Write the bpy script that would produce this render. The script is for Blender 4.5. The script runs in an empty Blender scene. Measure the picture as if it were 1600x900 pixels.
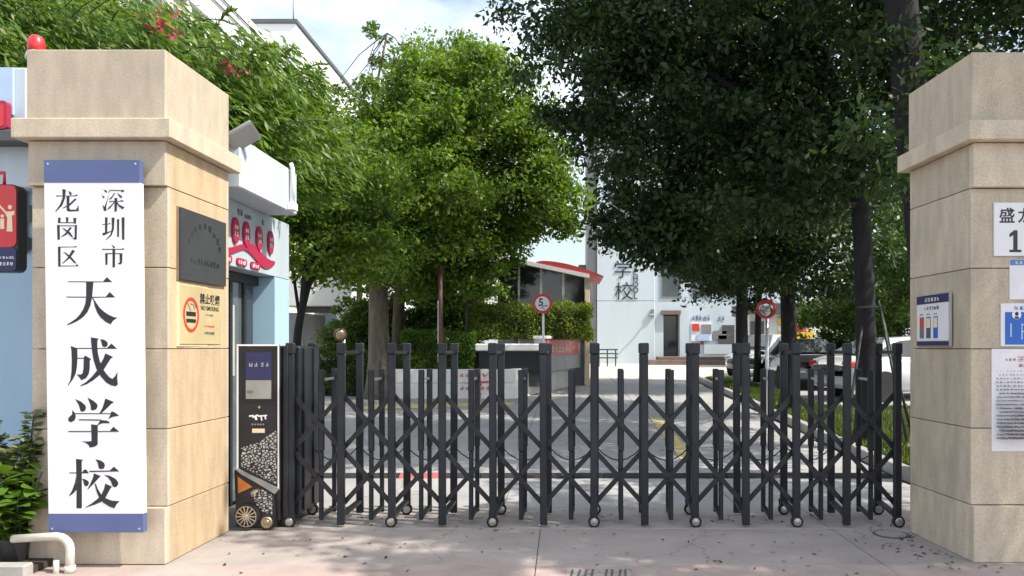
import bpy, bmesh, math, random
import numpy as np
from mathutils import Vector, Matrix

random.seed(7)
rng = np.random.default_rng(11)
SC = bpy.context.scene
COL = SC.collection

# ------------------------------------------------------------------ camera
CAMZ, FPX, PX, PY = 1.6, 1200.0, 880.0, 541.0
cam_d = bpy.data.cameras.new('camera')
cam = bpy.data.objects.new('camera', cam_d)
COL.objects.link(cam)
cam.location = (0, 0, CAMZ)
cam.rotation_euler = (math.radians(90), 0, 0)
cam_d.sensor_width = 36.0
cam_d.lens = 36.0 * FPX / 1600.0
cam_d.shift_x = -(PX - 800) / 1600.0
cam_d.shift_y = (PY - 450) / 1600.0
cam_d.clip_end = 3000
cam_d.clip_start = 0.05
SC.camera = cam

# ------------------------------------------------------------------ sky, sun, exposure
SUN_DIR = Vector((0.80, -0.24, 1.02)).normalized()      # towards the sun
SUN_EL = math.asin(SUN_DIR.z)
SUN_AZ = math.atan2(SUN_DIR.x, SUN_DIR.y)
world = bpy.data.worlds.new('World')
SC.world = world
world.use_nodes = True
wn, wl = world.node_tree.nodes, world.node_tree.links
wn.clear()
w_out = wn.new('ShaderNodeOutputWorld')
w_bg = wn.new('ShaderNodeBackground')
w_sky = wn.new('ShaderNodeTexSky')
w_sky.sky_type = 'NISHITA'
w_sky.sun_disc = False
w_sky.sun_elevation = SUN_EL
w_sky.sun_rotation = SUN_AZ
w_sky.air_density = 1.3
w_sky.dust_density = 2.5
w_sky.ozone_density = 1.2
w_tc = wn.new('ShaderNodeTexCoord')
w_map = wn.new('ShaderNodeMapping')
w_map.inputs['Scale'].default_value = (1.0, 1.0, 2.2)
w_noise = wn.new('ShaderNodeTexNoise')
w_noise.inputs['Scale'].default_value = 2.6
w_noise.inputs['Detail'].default_value = 6
w_noise.inputs['Roughness'].default_value = 0.55
w_ramp = wn.new('ShaderNodeValToRGB')
w_ramp.color_ramp.elements[0].position = 0.40
w_ramp.color_ramp.elements[0].color = (0.12, 0.12, 0.12, 1)
w_ramp.color_ramp.elements[1].position = 0.66
w_ramp.color_ramp.elements[1].color = (0.85, 0.85, 0.85, 1)
w_mix = wn.new('ShaderNodeMixRGB')
w_mix.inputs['Color2'].default_value = (8.0, 8.4, 9.0, 1)
wl.new(w_tc.outputs['Generated'], w_map.inputs['Vector'])
wl.new(w_map.outputs['Vector'], w_noise.inputs['Vector'])
wl.new(w_noise.outputs['Fac'], w_ramp.inputs['Fac'])
wl.new(w_ramp.outputs['Color'], w_mix.inputs['Fac'])
wl.new(w_sky.outputs['Color'], w_mix.inputs['Color1'])
wl.new(w_mix.outputs['Color'], w_bg.inputs['Color'])
w_bg.inputs['Strength'].default_value = 0.14
wl.new(w_bg.outputs['Background'], w_out.inputs['Surface'])

sun_d = bpy.data.lights.new('sun', 'SUN')
sun_d.energy = 4.3
sun_d.angle = math.radians(0.6)
sun_d.color = (1.0, 0.93, 0.82)
sun = bpy.data.objects.new('sun', sun_d)
COL.objects.link(sun)
sun.rotation_euler = SUN_DIR.to_track_quat('Z', 'Y').to_euler()
sun.location = (20, -10, 30)

SC.view_settings.view_transform = 'Standard'
SC.view_settings.look = 'None'
SC.view_settings.gamma = 1.0
SC.view_settings.exposure = 0.68
SC.view_settings.use_curve_mapping = False
SC.cycles.max_bounces = 8
SC.cycles.transparent_max_bounces = 8

# ------------------------------------------------------------------ helpers
def V(*a):
    return Vector(a)

def X_(px, Y):
    return (px - PX) * Y / FPX

def Z_(py, Y):
    return CAMZ - (py - PY) * Y / FPX

def P(px, py, Y):
    return Vector((X_(px, Y), Y, Z_(py, Y)))

def zg(y):
    """height of the paved ground: flat at the gate, climbing towards the school"""
    return 0.0 if y < 9.5 else 0.0226 * (min(y, 46.0) - 9.5)

WL = {}          # world position of every object origin

def tag(o, label=None, cat=None, group=None, kind=None):
    if label: o['label'] = label
    if cat: o['category'] = cat
    if group: o['group'] = group
    if kind: o['kind'] = kind
    return o

def thing(name, loc, label, cat, group=None):
    o = bpy.data.objects.new(name, None)
    o.empty_display_size = 0.2
    COL.objects.link(o)
    o.location = loc
    WL[o] = Vector(loc)
    return tag(o, label, cat, group)

def add(name, verts, faces, mat, parent=None, smooth=False, origin=None):
    vs = [Vector(v) for v in verts]
    if origin is None:
        lo = Vector((min(v.x for v in vs), min(v.y for v in vs), min(v.z for v in vs)))
        hi = Vector((max(v.x for v in vs), max(v.y for v in vs), max(v.z for v in vs)))
        origin = (lo + hi) / 2
    me = bpy.data.meshes.new(name)
    me.from_pydata([v - origin for v in vs], [], faces)
    if smooth:
        me.polygons.foreach_set('use_smooth', [True] * len(me.polygons))
    if mat: me.materials.append(mat)
    me.update()
    return link(name, me, origin, parent)

def link(name, me, origin, parent=None):
    o = bpy.data.objects.new(name, me)
    COL.objects.link(o)
    WL[o] = Vector(origin)
    o.location = Vector(origin) - (WL[parent] if parent else Vector())
    if parent: o.parent = parent
    return o

def add_bm(name, bm, mat, parent=None, smooth=False):
    bm.verts.index_update()
    vs = [v.co.copy() for v in bm.verts]
    fs = [[v.index for v in f.verts] for f in bm.faces]
    bm.free()
    return add(name, vs, fs, mat, parent, smooth)

def box_geo(x0, x1, y0, y1, z0, z1, bevel=0.0):
    bm = bmesh.new()
    bmesh.ops.create_cube(bm, size=1.0)
    for v in bm.verts:
        v.co = Vector((x0 + (v.co.x + .5) * (x1 - x0), y0 + (v.co.y + .5) * (y1 - y0), z0 + (v.co.z + .5) * (z1 - z0)))
    if bevel > 0:
        bmesh.ops.bevel(bm, geom=bm.edges[:], offset=bevel, segments=1, affect='EDGES')
    return bm

def box(name, x0, x1, y0, y1, z0, z1, mat, parent=None, bevel=0.0):
    return add_bm(name, box_geo(min(x0, x1), max(x0, x1), min(y0, y1), max(y0, y1), min(z0, z1), max(z0, z1), bevel), mat, parent)

def hexa(name, low, high, mat, parent=None, bevel=0.0):
    """prism between two 4-point loops (counter-clockwise from above)"""
    vs = [Vector(p) for p in low] + [Vector(p) for p in high]
    fs = [[3, 2, 1, 0], [4, 5, 6, 7]] + [[i, (i + 1) % 4, 4 + (i + 1) % 4, 4 + i] for i in range(4)]
    bm = bmesh.new()
    bv = [bm.verts.new(v) for v in vs]
    for f in fs: bm.faces.new([bv[i] for i in f])
    if bevel > 0:
        bmesh.ops.bevel(bm, geom=bm.edges[:], offset=bevel, segments=1, affect='EDGES')
    return add_bm(name, bm, mat, parent)

def prism(poly, o, ux, uy, t0, t1):
    """polygon in the plane (o, ux, uy) extruded along its normal from t0 to t1 -> verts, faces"""
    ux, uy = Vector(ux), Vector(uy)
    n = ux.cross(uy)
    o = Vector(o)
    a = sum(poly[i][0] * poly[(i + 1) % len(poly)][1] - poly[(i + 1) % len(poly)][0] * poly[i][1] for i in range(len(poly)))
    if a < 0: poly = poly[::-1]
    m = len(poly)
    vs = [o + ux * p[0] + uy * p[1] + n * t0 for p in poly] + [o + ux * p[0] + uy * p[1] + n * t1 for p in poly]
    fs = [list(range(m))[::-1], [m + i for i in range(m)]] + [[i, (i + 1) % m, m + (i + 1) % m, m + i] for i in range(m)]
    return vs, fs

def plate(name, poly, o, ux, uy, t0, t1, mat, parent=None):
    return add(name, *prism(poly, o, ux, uy, t0, t1), mat, parent)

def plates(name, polys, o, ux, uy, t0, t1, mat, parent=None):
    """several strokes as one printed piece; each a hair prouder than the last"""
    vs, fs = [], []
    for i, p in enumerate(polys):
        v, f = prism(p, o, ux, uy, t0, t1 + 0.00015 * i)
        k = len(vs)
        vs += v
        fs += [[q + k for q in g] for g in f]
    return add(name, vs, fs, mat, parent)

def rect(u0, v0, u1, v1):
    return [(u0, v0), (u1, v0), (u1, v1), (u0, v1)]

def rrect(u0, v0, u1, v1, r, n=4):
    pts = []
    for cx, cy, a0 in ((u1 - r, v0 + r, -90), (u1 - r, v1 - r, 0), (u0 + r, v1 - r, 90), (u0 + r, v0 + r, 180)):
        for k in range(n + 1):
            a = math.radians(a0 + 90 * k / n)
            pts.append((cx + r * math.cos(a), cy + r * math.sin(a)))
    return pts

def circ(cx, cy, rx, ry=None, n=24):
    ry = rx if ry is None else ry
    return [(cx + rx * math.cos(2 * math.pi * k / n), cy + ry * math.sin(2 * math.pi * k / n)) for k in range(n)]

def seg(a, b, w):
    """straight stroke as a thin quad"""
    d = Vector((b[0] - a[0], b[1] - a[1])).normalized()
    nx, ny = -d.y * w / 2, d.x * w / 2
    return [(a[0] + nx, a[1] + ny), (a[0] - nx, a[1] - ny), (b[0] - nx, b[1] - ny), (b[0] + nx, b[1] + ny)]

def bar_geo(p0, p1, w, d, up=(0, 1, 0)):
    """rectangular bar; d is its depth along up"""
    p0, p1 = Vector(p0), Vector(p1)
    t = (p1 - p0).normalized()
    u = Vector(up); u = (u - t * u.dot(t)).normalized()
    s = t.cross(u)
    vs = []
    for p in (p0, p1):
        for a, b in ((-1, -1), (1, -1), (1, 1), (-1, 1)):
            vs.append(p + s * a * w / 2 + u * b * d / 2)
    fs = [[3, 2, 1, 0], [4, 5, 6, 7]] + [[i, (i + 1) % 4, 4 + (i + 1) % 4, 4 + i] for i in range(4)]
    return vs, fs

def bar(name, p0, p1, w, d, mat, parent=None, up=(0, 1, 0)):
    return add(name, *bar_geo(p0, p1, w, d, up), mat, parent)

def tube_geo(pts, radii, n=8, cap=True):
    pts = [Vector(p) for p in pts]
    if not isinstance(radii, (list, tuple)): radii = [radii] * len(pts)
    vs, fs = [], []
    ref = None
    for i, p in enumerate(pts):
        t = (pts[min(i + 1, len(pts) - 1)] - pts[max(i - 1, 0)]).normalized()
        if ref is None:
            ref = Vector((1, 0, 0)) if abs(t.x) < .8 else Vector((0, 1, 0))
        u = (ref - t * ref.dot(t)).normalized()
        ref = u
        w = t.cross(u)
        for k in range(n):
            a = 2 * math.pi * k / n
            vs.append(p + (u * math.cos(a) + w * math.sin(a)) * radii[i])
    for i in range(len(pts) - 1):
        for k in range(n):
            fs.append([i * n + k, i * n + (k + 1) % n, (i + 1) * n + (k + 1) % n, (i + 1) * n + k])
    if cap:
        fs.append(list(range(n))[::-1])
        fs.append([(len(pts) - 1) * n + k for k in range(n)])
    return vs, fs

def tube(name, pts, radii, mat, parent=None, n=8, smooth=True):
    return add(name, *tube_geo(pts, radii, n), mat, parent, smooth)

def merge(parts):
    vs, fs = [], []
    for v, f in parts:
        k = len(vs)
        vs += list(v)
        fs += [[q + k for q in g] for g in f]
    return vs, fs

def lathe(profile, c, axis='z', n=24):
    """profile (r, h) turned about an axis through c"""
    vs, fs = [], []
    c = Vector(c)
    for r, h in profile:
        for k in range(n):
            a = 2 * math.pi * k / n
            x, y = r * math.cos(a), r * math.sin(a)
            vs.append(c + {'z': Vector((x, y, h)), 'y': Vector((x, h, y)), 'x': Vector((h, x, y))}[axis])
    for i in range(len(profile) - 1):
        for k in range(n):
            fs.append([i * n + k, i * n + (k + 1) % n, (i + 1) * n + (k + 1) % n, (i + 1) * n + k])
    fs.append(list(range(n))[::-1])
    fs.append([(len(profile) - 1) * n + k for k in range(n)])
    bm = bmesh.new()
    bv = [bm.verts.new(v) for v in vs]
    for f in fs:
        try: bm.faces.new([bv[i] for i in f])
        except ValueError: pass
    bmesh.ops.remove_doubles(bm, verts=bm.verts[:], dist=1e-5)
    bmesh.ops.recalc_face_normals(bm, faces=bm.faces[:])
    return bm

def dup(o, loc, parent, **kw):
    c = bpy.data.objects.new(o.name.split('.')[0], o.data)
    COL.objects.link(c)
    WL[c] = Vector(loc)
    c.location = Vector(loc) - (WL[parent] if parent else Vector())
    if parent: c.parent = parent
    return c

def dup_tree(root, loc, rz=None, scale=None):
    """copy of a thing with its parts and sub-parts"""
    r = root.copy(); COL.objects.link(r)
    r.location = loc
    if rz is not None: r.rotation_euler = (0, 0, rz)
    if scale: r.scale = (scale,) * 3
    for ch in list(root.children):
        c = ch.copy(); COL.objects.link(c); c.parent = r
        for g in list(ch.children):
            d = g.copy(); COL.objects.link(d); d.parent = c
    return r

def text(name, s, size, o, ux, uy, mat, parent=None, t=0.0015, align='CENTER', bold=0.0, sx=1.0):
    cu = bpy.data.curves.new(name, 'FONT')
    cu.body = s
    cu.size = size
    cu.align_x = align
    cu.align_y = 'CENTER'
    cu.extrude = t
    cu.offset = bold
    cu.resolution_u = 2
    tmp = bpy.data.objects.new('tmp_text', cu)
    COL.objects.link(tmp)
    dg = bpy.context.evaluated_depsgraph_get()
    dg.update()
    me = bpy.data.meshes.new_from_object(tmp.evaluated_get(dg))
    vs = [v.co.copy() for v in me.vertices]
    fs = [list(p.vertices) for p in me.polygons]
    bpy.data.objects.remove(tmp); bpy.data.curves.remove(cu); bpy.data.meshes.remove(me)
    ux, uy = Vector(ux), Vector(uy)
    n = ux.cross(uy); o = Vector(o)
    return add(name, [o + ux * v.x * sx + uy * v.y + n * v.z for v in vs], fs, mat, parent)

def marks(n, u0, v0, cw, ch, gap, seed=0):
    """a row of n unreadable printed characters, each a little knot of strokes"""
    r = random.Random(seed)
    polys = []
    w = max(cw, ch) * 0.11
    for i in range(n):
        x = u0 + i * (cw + gap)
        for k in range(r.randint(2, 3)):
            y = v0 + ch * (k + r.uniform(.1, .5)) / 3
            polys.append(seg((x + cw * r.uniform(0, .2), y), (x + cw * r.uniform(.75, 1), y), w))
        for k in range(r.randint(1, 3)):
            xx = x + cw * r.uniform(.1, .9)
            polys.append(seg((xx, v0 + ch * r.uniform(0, .3)), (xx + cw * r.uniform(-.2, .2), v0 + ch * r.uniform(.7, 1)), w))
    return polys

FX, FZ = (1, 0, 0), (0, 0, 1)          # plane facing the camera (-Y)
RX = (0, 1, 0)                         # plane facing +X
LX = (0, -1, 0)                        # plane facing -X

# ------------------------------------------------------------------ materials
def mat(name, col, rough=0.6, metal=0.0, var=0.15, scale=6.0, bump=0.0, bscale=None, spec=0.5, stain=None, stain_amt=0.0, stretch=None, coat=0.0, rand=0.0, grain=0.0, crack=0.0):
    m = bpy.data.materials.new(name)
    m.use_nodes = True
    nt = m.node_tree; n, l = nt.nodes, nt.links
    b = n['Principled BSDF']
    b.inputs['Roughness'].default_value = rough
    b.inputs['Metallic'].default_value = metal
    b.inputs['Specular IOR Level'].default_value = spec
    b.inputs['Coat Weight'].default_value = coat
    tc = n.new('ShaderNodeNewGeometry')
    src = tc.outputs['Position']
    no = n.new('ShaderNodeTexNoise')
    no.inputs['Scale'].default_value = scale
    no.inputs['Detail'].default_value = 5
    if stretch:
        mp = n.new('ShaderNodeMapping'); mp.inputs['Scale'].default_value = stretch
        l.new(src, mp.inputs['Vector']); src = mp.outputs['Vector']
    l.new(src, no.inputs['Vector'])
    rp = n.new('ShaderNodeMapRange')
    rp.inputs['From Min'].default_value = 0.3; rp.inputs['From Max'].default_value = 0.7
    rp.inputs['To Min'].default_value = 1 - var; rp.inputs['To Max'].default_value = 1 + var
    l.new(no.outputs['Fac'], rp.inputs['Value'])
    mx = n.new('ShaderNodeMixRGB'); mx.blend_type = 'MULTIPLY'; mx.inputs['Fac'].default_value = 1
    mx.inputs['Color1'].default_value = (*col, 1)
    l.new(rp.outputs['Result'], mx.inputs['Color2'])
    out = mx.outputs['Color']
    if rand:
        oi = n.new('ShaderNodeObjectInfo')
        r0 = n.new('ShaderNodeMapRange'); r0.inputs['To Min'].default_value = 1 - rand; r0.inputs['To Max'].default_value = 1 + rand
        l.new(oi.outputs['Random'], r0.inputs['Value'])
        m0 = n.new('ShaderNodeMixRGB'); m0.blend_type = 'MULTIPLY'; m0.inputs['Fac'].default_value = 1
        l.new(out, m0.inputs['Color1']); l.new(r0.outputs['Result'], m0.inputs['Color2'])
        out = m0.outputs['Color']
    if grain:
        ng = n.new('ShaderNodeTexNoise'); ng.inputs['Scale'].default_value = 95; ng.inputs['Detail'].default_value = 3
        l.new(tc.outputs['Position'], ng.inputs['Vector'])
        rg = n.new('ShaderNodeMapRange'); rg.inputs['From Min'].default_value = .3; rg.inputs['From Max'].default_value = .7
        rg.inputs['To Min'].default_value = 1 - grain; rg.inputs['To Max'].default_value = 1 + grain
        l.new(ng.outputs['Fac'], rg.inputs['Value'])
        mg = n.new('ShaderNodeMixRGB'); mg.blend_type = 'MULTIPLY'; mg.inputs['Fac'].default_value = 1
        l.new(out, mg.inputs['Color1']); l.new(rg.outputs['Result'], mg.inputs['Color2'])
        out = mg.outputs['Color']
    if crack:
        dn = n.new('ShaderNodeTexNoise'); dn.inputs['Scale'].default_value = 1.8; dn.inputs['Detail'].default_value = 6
        l.new(tc.outputs['Position'], dn.inputs['Vector'])
        da = n.new('ShaderNodeMixRGB'); da.blend_type = 'ADD'; da.inputs['Fac'].default_value = .8
        l.new(tc.outputs['Position'], da.inputs['Color1']); l.new(dn.outputs['Color'], da.inputs['Color2'])
        vc = n.new('ShaderNodeTexVoronoi'); vc.feature = 'DISTANCE_TO_EDGE'; vc.inputs['Scale'].default_value = .55
        l.new(da.outputs['Color'], vc.inputs['Vector'])
        rc = n.new('ShaderNodeMapRange'); rc.inputs['From Min'].default_value = .0; rc.inputs['From Max'].default_value = .006
        rc.inputs['To Min'].default_value = crack; rc.inputs['To Max'].default_value = 0
        l.new(vc.outputs['Distance'], rc.inputs['Value'])
        mk_ = n.new('ShaderNodeMixRGB'); mk_.inputs['Color2'].default_value = (.06, .055, .05, 1)
        l.new(rc.outputs['Result'], mk_.inputs['Fac']); l.new(out, mk_.inputs['Color1'])
        out = mk_.outputs['Color']
    if stain:
        n2 = n.new('ShaderNodeTexNoise'); n2.inputs['Scale'].default_value = scale * .35; n2.inputs['Detail'].default_value = 7
        n2.inputs['Roughness'].default_value = .65
        l.new(src, n2.inputs['Vector'])
        r2 = n.new('ShaderNodeMapRange')
        r2.inputs['From Min'].default_value = 0.5; r2.inputs['From Max'].default_value = 0.72
        r2.inputs['To Max'].default_value = stain_amt
        l.new(n2.outputs['Fac'], r2.inputs['Value'])
        m2 = n.new('ShaderNodeMixRGB'); m2.inputs['Color2'].default_value = (*stain, 1)
        l.new(r2.outputs['Result'], m2.inputs['Fac']); l.new(out, m2.inputs['Color1'])
        out = m2.outputs['Color']
    l.new(out, b.inputs['Base Color'])
    if bump:
        n3 = n.new('ShaderNodeTexNoise'); n3.inputs['Scale'].default_value = bscale or scale * 8; n3.inputs['Detail'].default_value = 4
        l.new(tc.outputs['Position'], n3.inputs['Vector'])
        bp = n.new('ShaderNodeBump'); bp.inputs['Strength'].default_value = bump; bp.inputs['Distance'].default_value = 0.01
        l.new(n3.outputs['Fac'], bp.inputs['Height']); l.new(bp.outputs['Normal'], b.inputs['Normal'])
    return m

def leaf_mat(name, dark, light, rough=0.45, trans=0.35, hue2=None):
    m = bpy.data.materials.new(name)
    m.use_nodes = True
    nt = m.node_tree; n, l = nt.nodes, nt.links
    b = n['Principled BSDF']; out = n['Material Output']
    b.inputs['Roughness'].default_value = rough
    b.inputs['Specular IOR Level'].default_value = 0.35
    g = n.new('ShaderNodeNewGeometry')
    r = n.new('ShaderNodeValToRGB')
    r.color_ramp.elements[0].color = (*dark, 1)
    r.color_ramp.elements[1].color = (*light, 1)
    if hue2:
        e = r.color_ramp.elements.new(0.96); e.color = (*light, 1)
        r.color_ramp.elements[2].color = (*hue2, 1)
    nz = n.new('ShaderNodeTexNoise'); nz.inputs['Scale'].default_value = 1.1; nz.inputs['Detail'].default_value = 2
    l.new(g.outputs['Position'], nz.inputs['Vector'])
    nr_ = n.new('ShaderNodeMapRange'); nr_.inputs['From Min'].default_value = .3; nr_.inputs['From Max'].default_value = .7
    nr_.inputs['To Min'].default_value = -.32; nr_.inputs['To Max'].default_value = .32
    l.new(nz.outputs['Fac'], nr_.inputs['Value'])
    ad = n.new('ShaderNodeMath'); ad.operation = 'ADD'; ad.use_clamp = True
    l.new(g.outputs['Random Per Island'], ad.inputs[0]); l.new(nr_.outputs['Result'], ad.inputs[1])
    l.new((g.outputs['Random Per Island'] if hue2 else ad.outputs['Value']), r.inputs['Fac'])
    l.new(r.outputs['Color'], b.inputs['Base Color'])
    t = n.new('ShaderNodeBsdfTranslucent')
    hs = n.new('ShaderNodeMixRGB'); hs.blend_type = 'MULTIPLY'; hs.inputs['Fac'].default_value = 1
    hs.inputs['Color2'].default_value = (1.25, 1.2, .5, 1)
    l.new(r.outputs['Color'], hs.inputs['Color1']); l.new(hs.outputs['Color'], t.inputs['Color'])
    mx = n.new('ShaderNodeMixShader'); mx.inputs['Fac'].default_value = trans
    l.new(b.outputs['BSDF'], mx.inputs[1]); l.new(t.outputs['BSDF'], mx.inputs[2])
    l.new(mx.outputs['Shader'], out.inputs['Surface'])
    return m

def emit_mat(name, col, strength):
    m = bpy.data.materials.new(name); m.use_nodes = True
    b = m.node_tree.nodes['Principled BSDF']
    b.inputs['Base Color'].default_value = (*col, 1)
    b.inputs['Emission Color'].default_value = (*col, 1)
    b.inputs['Emission Strength'].default_value = strength
    return m

def glass_mat(name, col, rough=0.06):
    m = mat(name, col, rough=rough, var=0.2, scale=1.5, spec=0.8)
    return m

M = {}
M['stone'] = mat('sunlit_beige_stone', (.46, .35, .225), .75, var=.13, scale=5, bump=.16, bscale=160, stain=(.31, .245, .165), stain_amt=.6, stretch=(2.2, 2.2, .45), rand=.11, grain=.14)  # pillar stone with the warm sun tint put into its colour
M['stone_front'] = mat('shaded_beige_stone', (.515, .44, .338), .75, var=.13, scale=5, bump=.18, bscale=150, stain=(.33, .29, .24), stain_amt=.65, stretch=(2.0, 2.0, .6), rand=.12, grain=.14)  # same pillar stone, greyer for the faces in shade
M['stone_core'] = mat('stone_mortar', (.20, .17, .13), .9)
M['forecourt'] = mat('pinkish_concrete', (.335, .295, .272), .85, rand=.06, grain=.10, crack=.55, var=.13, scale=1.6, bump=.4, bscale=55, stain=(.20, .185, .18), stain_amt=.6)
M['pink_tile'] = mat('pink_paving', (.37, .295, .265), .85, grain=.1, var=.15, scale=3, bump=.35, bscale=60, stain=(.28, .23, .21), stain_amt=.5)
M['concrete'] = mat('driveway_concrete', (.325, .32, .315), .85, rand=.07, grain=.08, crack=.7, var=.12, scale=.9, bump=.3, bscale=45, stain=(.24, .235, .23), stain_amt=.55)
M['concrete_sunlit'] = mat('sunlit_concrete', (.50, .46, .40), .85, var=.1, scale=.7, bump=.2, bscale=40)  # paler, warmer copy of the drive concrete, sunlight put into the colour
M['joint'] = mat('dark_joint', (.10, .095, .09), .95)
M['asphalt'] = mat('ground_earth', (.16, .15, .135), .95, var=.2, scale=.5)
M['kerb'] = mat('kerb_concrete', (.34, .33, .31), .85, var=.15, scale=3, bump=.3, stain=(.2, .2, .18), stain_amt=.6)
M['yellow_paint'] = mat('worn_yellow_paint', (.55, .44, .18), .8, var=.25, scale=8, stain=(.35, .34, .32), stain_amt=.9)
M['red_paint'] = mat('worn_red_paint', (.42, .10, .10), .8, var=.2, scale=8)
M['gate'] = mat('charcoal_gate_paint', (.018, .022, .029), .40, metal=.2, var=.25, scale=5, bump=.04, bscale=200)
M['gate2'] = mat('charcoal_gate_bar', (.019, .022, .027), .40, metal=.2, var=.2, scale=6)
M['black'] = mat('black_plastic', (.012, .012, .013), .5, var=.1)
M['rubber'] = mat('black_rubber', (.018, .018, .018), .85, var=.15)
M['chrome'] = mat('brushed_steel', (.62, .60, .56), .28, metal=1, var=.08, scale=40)
M['brass'] = mat('dull_bronze_hub', (.42, .35, .24), .4, metal=.8, var=.2, scale=60)
M['white'] = mat('white_paint', (.80, .80, .80), .5, var=.03, scale=2)
M['board'] = mat('white_board_print', (.74, .75, .765), .3, var=.02, scale=1.2, stain=(.70, .69, .66), stain_amt=.35)
M['blue_band'] = mat('royal_blue_print', (.085, .115, .255), .4, var=.08, scale=3)
M['ink'] = mat('black_lettering', (.018, .020, .026), .4, var=.1)
M['sky_blue'] = mat('pale_blue_wall_paint', (.36, .53, .68), .7, var=.06, scale=1.5, bump=.1, bscale=60, stain=(.30, .43, .54), stain_amt=.4, stretch=(2, 2, .4))
M['canopy_white'] = mat('canopy_white_paint', (.50, .575, .635), .7, var=.06, scale=2, stain=(.34, .40, .45), stain_amt=.7, stretch=(3, 3, .25))
M['lintel'] = mat('shaded_lintel_paint', (.40, .47, .52), .7, var=.06, scale=2, stain=(.30, .36, .41), stain_amt=.6, stretch=(3, 3, .3))  # canopy white darkened in colour to stand for shade under the canopy
M['dark_steel'] = mat('dark_door_frame', (.035, .037, .04), .4, metal=.4)
M['glass_dark'] = glass_mat('dark_glass', (.03, .035, .04))
M['glass_grey'] = glass_mat('grey_glass', (.10, .12, .13), .1)
M['curtain'] = mat('pale_curtain', (.40, .41, .40), .9, var=.1)
M['crimson'] = mat('crimson_print', (.36, .018, .06), .5, var=.05)
M['red'] = mat('red_plastic', (.55, .02, .025), .35, var=.06, coat=.3)
M['red_roof'] = mat('red_roof_sheet', (.50, .055, .06), .5, var=.06, scale=2)
M['navy'] = mat('navy_print', (.022, .026, .10), .45, var=.05)
M['orange'] = mat('orange_reflector', (.55, .17, .035), .4, var=.2, scale=30)
M['cream'] = mat('cream_icon', (.80, .66, .45), .5, var=.05)
M['plaque'] = mat('dark_slate_plaque', (.055, .06, .065), .45, var=.12, scale=4, metal=.2)
M['plaque_edge'] = mat('plaque_edge', (.25, .18, .13), .5)
M['plaque_mark'] = mat('engraved_mark', (.022, .024, .027), .6)
M['gold'] = mat('pale_gold_plaque', (.60, .50, .27), .35, var=.10, scale=3, metal=.25)
M['red_print'] = mat('red_print', (.62, .045, .03), .5)
M['faint_print'] = mat('faint_print', (.30, .29, .32), .7)
M['grey_print'] = mat('grey_print', (.16, .16, .17), .6)
M['paper'] = mat('white_paper', (.74, .73, .77), .7, var=.03)
M['blue_sign'] = mat('blue_sign_print', (.02, .12, .50), .45, var=.05)
M['pale_blue'] = mat('pale_blue_print', (.42, .56, .75), .5, var=.05)
M['header_blue'] = mat('header_blue', (.10, .20, .38), .5)
M['alu'] = mat('aluminium', (.62, .63, .64), .35, metal=.7, var=.05)
M['bld_white'] = mat('school_white_render', (.50, .575, .625), .75, var=.05, scale=.6, stain=(.40, .46, .50), stain_amt=.4, stretch=(2, 2, .3))
M['bld_white2'] = mat('apartment_white', (.68, .70, .70), .8, var=.06, scale=.5, stain=(.45, .46, .44), stain_amt=.5, stretch=(1.5, 1.5, .3))
M['bld_beige'] = mat('apartment_beige', (.55, .49, .36), .8, var=.06)
M['brown'] = mat('brown_step_tile', (.17, .125, .105), .8, var=.15, scale=3)
M['grey_panel'] = mat('grey_cladding', (.22, .225, .235), .6, var=.08, scale=2)
M['dgrey_panel'] = mat('dark_grey_cladding', (.085, .09, .095), .55, var=.1, scale=2)
M['ramp_cladding'] = mat('ramp_cladding', (.36, .365, .375), .6, var=.08, scale=2)
M['wall_white'] = mat('planter_white_paint', (.80, .79, .76), .7, var=.05, scale=1.5, stain=(.48, .46, .42), stain_amt=.5)
M['yellow_shop'] = mat('yellow_shop_panel', (.78, .48, .05), .5, var=.1)
M['bark'] = mat('bark_brown', (.085, .067, .052), .95, var=.35, scale=14, bump=.9, bscale=30, stretch=(1, 1, .25))
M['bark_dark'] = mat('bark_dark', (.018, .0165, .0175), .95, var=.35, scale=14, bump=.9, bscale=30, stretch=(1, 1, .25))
M['bark_grey'] = mat('bark_grey', (.13, .115, .092), .95, var=.3, scale=10, bump=.8, bscale=30, stretch=(1, 1, .3))
M['pole'] = mat('rusty_brown_pole', (.10, .045, .032), .6, var=.3, scale=10)
M['soil'] = mat('dark_soil', (.045, .035, .028), .95, var=.3, scale=20, bump=.8)
M['pvc'] = mat('aged_white_pvc', (.60, .57, .50), .5, var=.12, scale=9, stain=(.36, .33, .27), stain_amt=.6)
M['mirror'] = mat('convex_mirror', (.45, .47, .47), .08, metal=1, var=.02)
M['stake'] = mat('green_stake_paint', (.045, .06, .045), .6, var=.3, scale=12)
M['car_white'] = mat('car_white_paint', (.60, .61, .62), .25, var=.02, coat=.8)
M['car_dark'] = mat('car_dark_paint', (.02, .021, .024), .25, var=.05, coat=.8)
M['car_silver'] = mat('car_silver_paint', (.50, .51, .52), .3, metal=.3, var=.03, coat=.6)
M['car_glass'] = glass_mat('car_glass', (.045, .055, .055), .04)
M['tail'] = mat('tail_light_red', (.50, .015, .015), .2, coat=.6)
M['lamp_glass'] = mat('headlamp_glass', (.55, .57, .58), .15, metal=.3)
M['lid'] = mat('led_panel_grey', (.30, .31, .31), .35, metal=.2)
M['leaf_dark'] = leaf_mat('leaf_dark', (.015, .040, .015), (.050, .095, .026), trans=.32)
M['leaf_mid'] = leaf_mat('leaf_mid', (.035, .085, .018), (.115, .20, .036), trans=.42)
M['leaf_bright'] = leaf_mat('leaf_bright', (.060, .130, .020), (.20, .31, .045), trans=.5)
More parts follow.
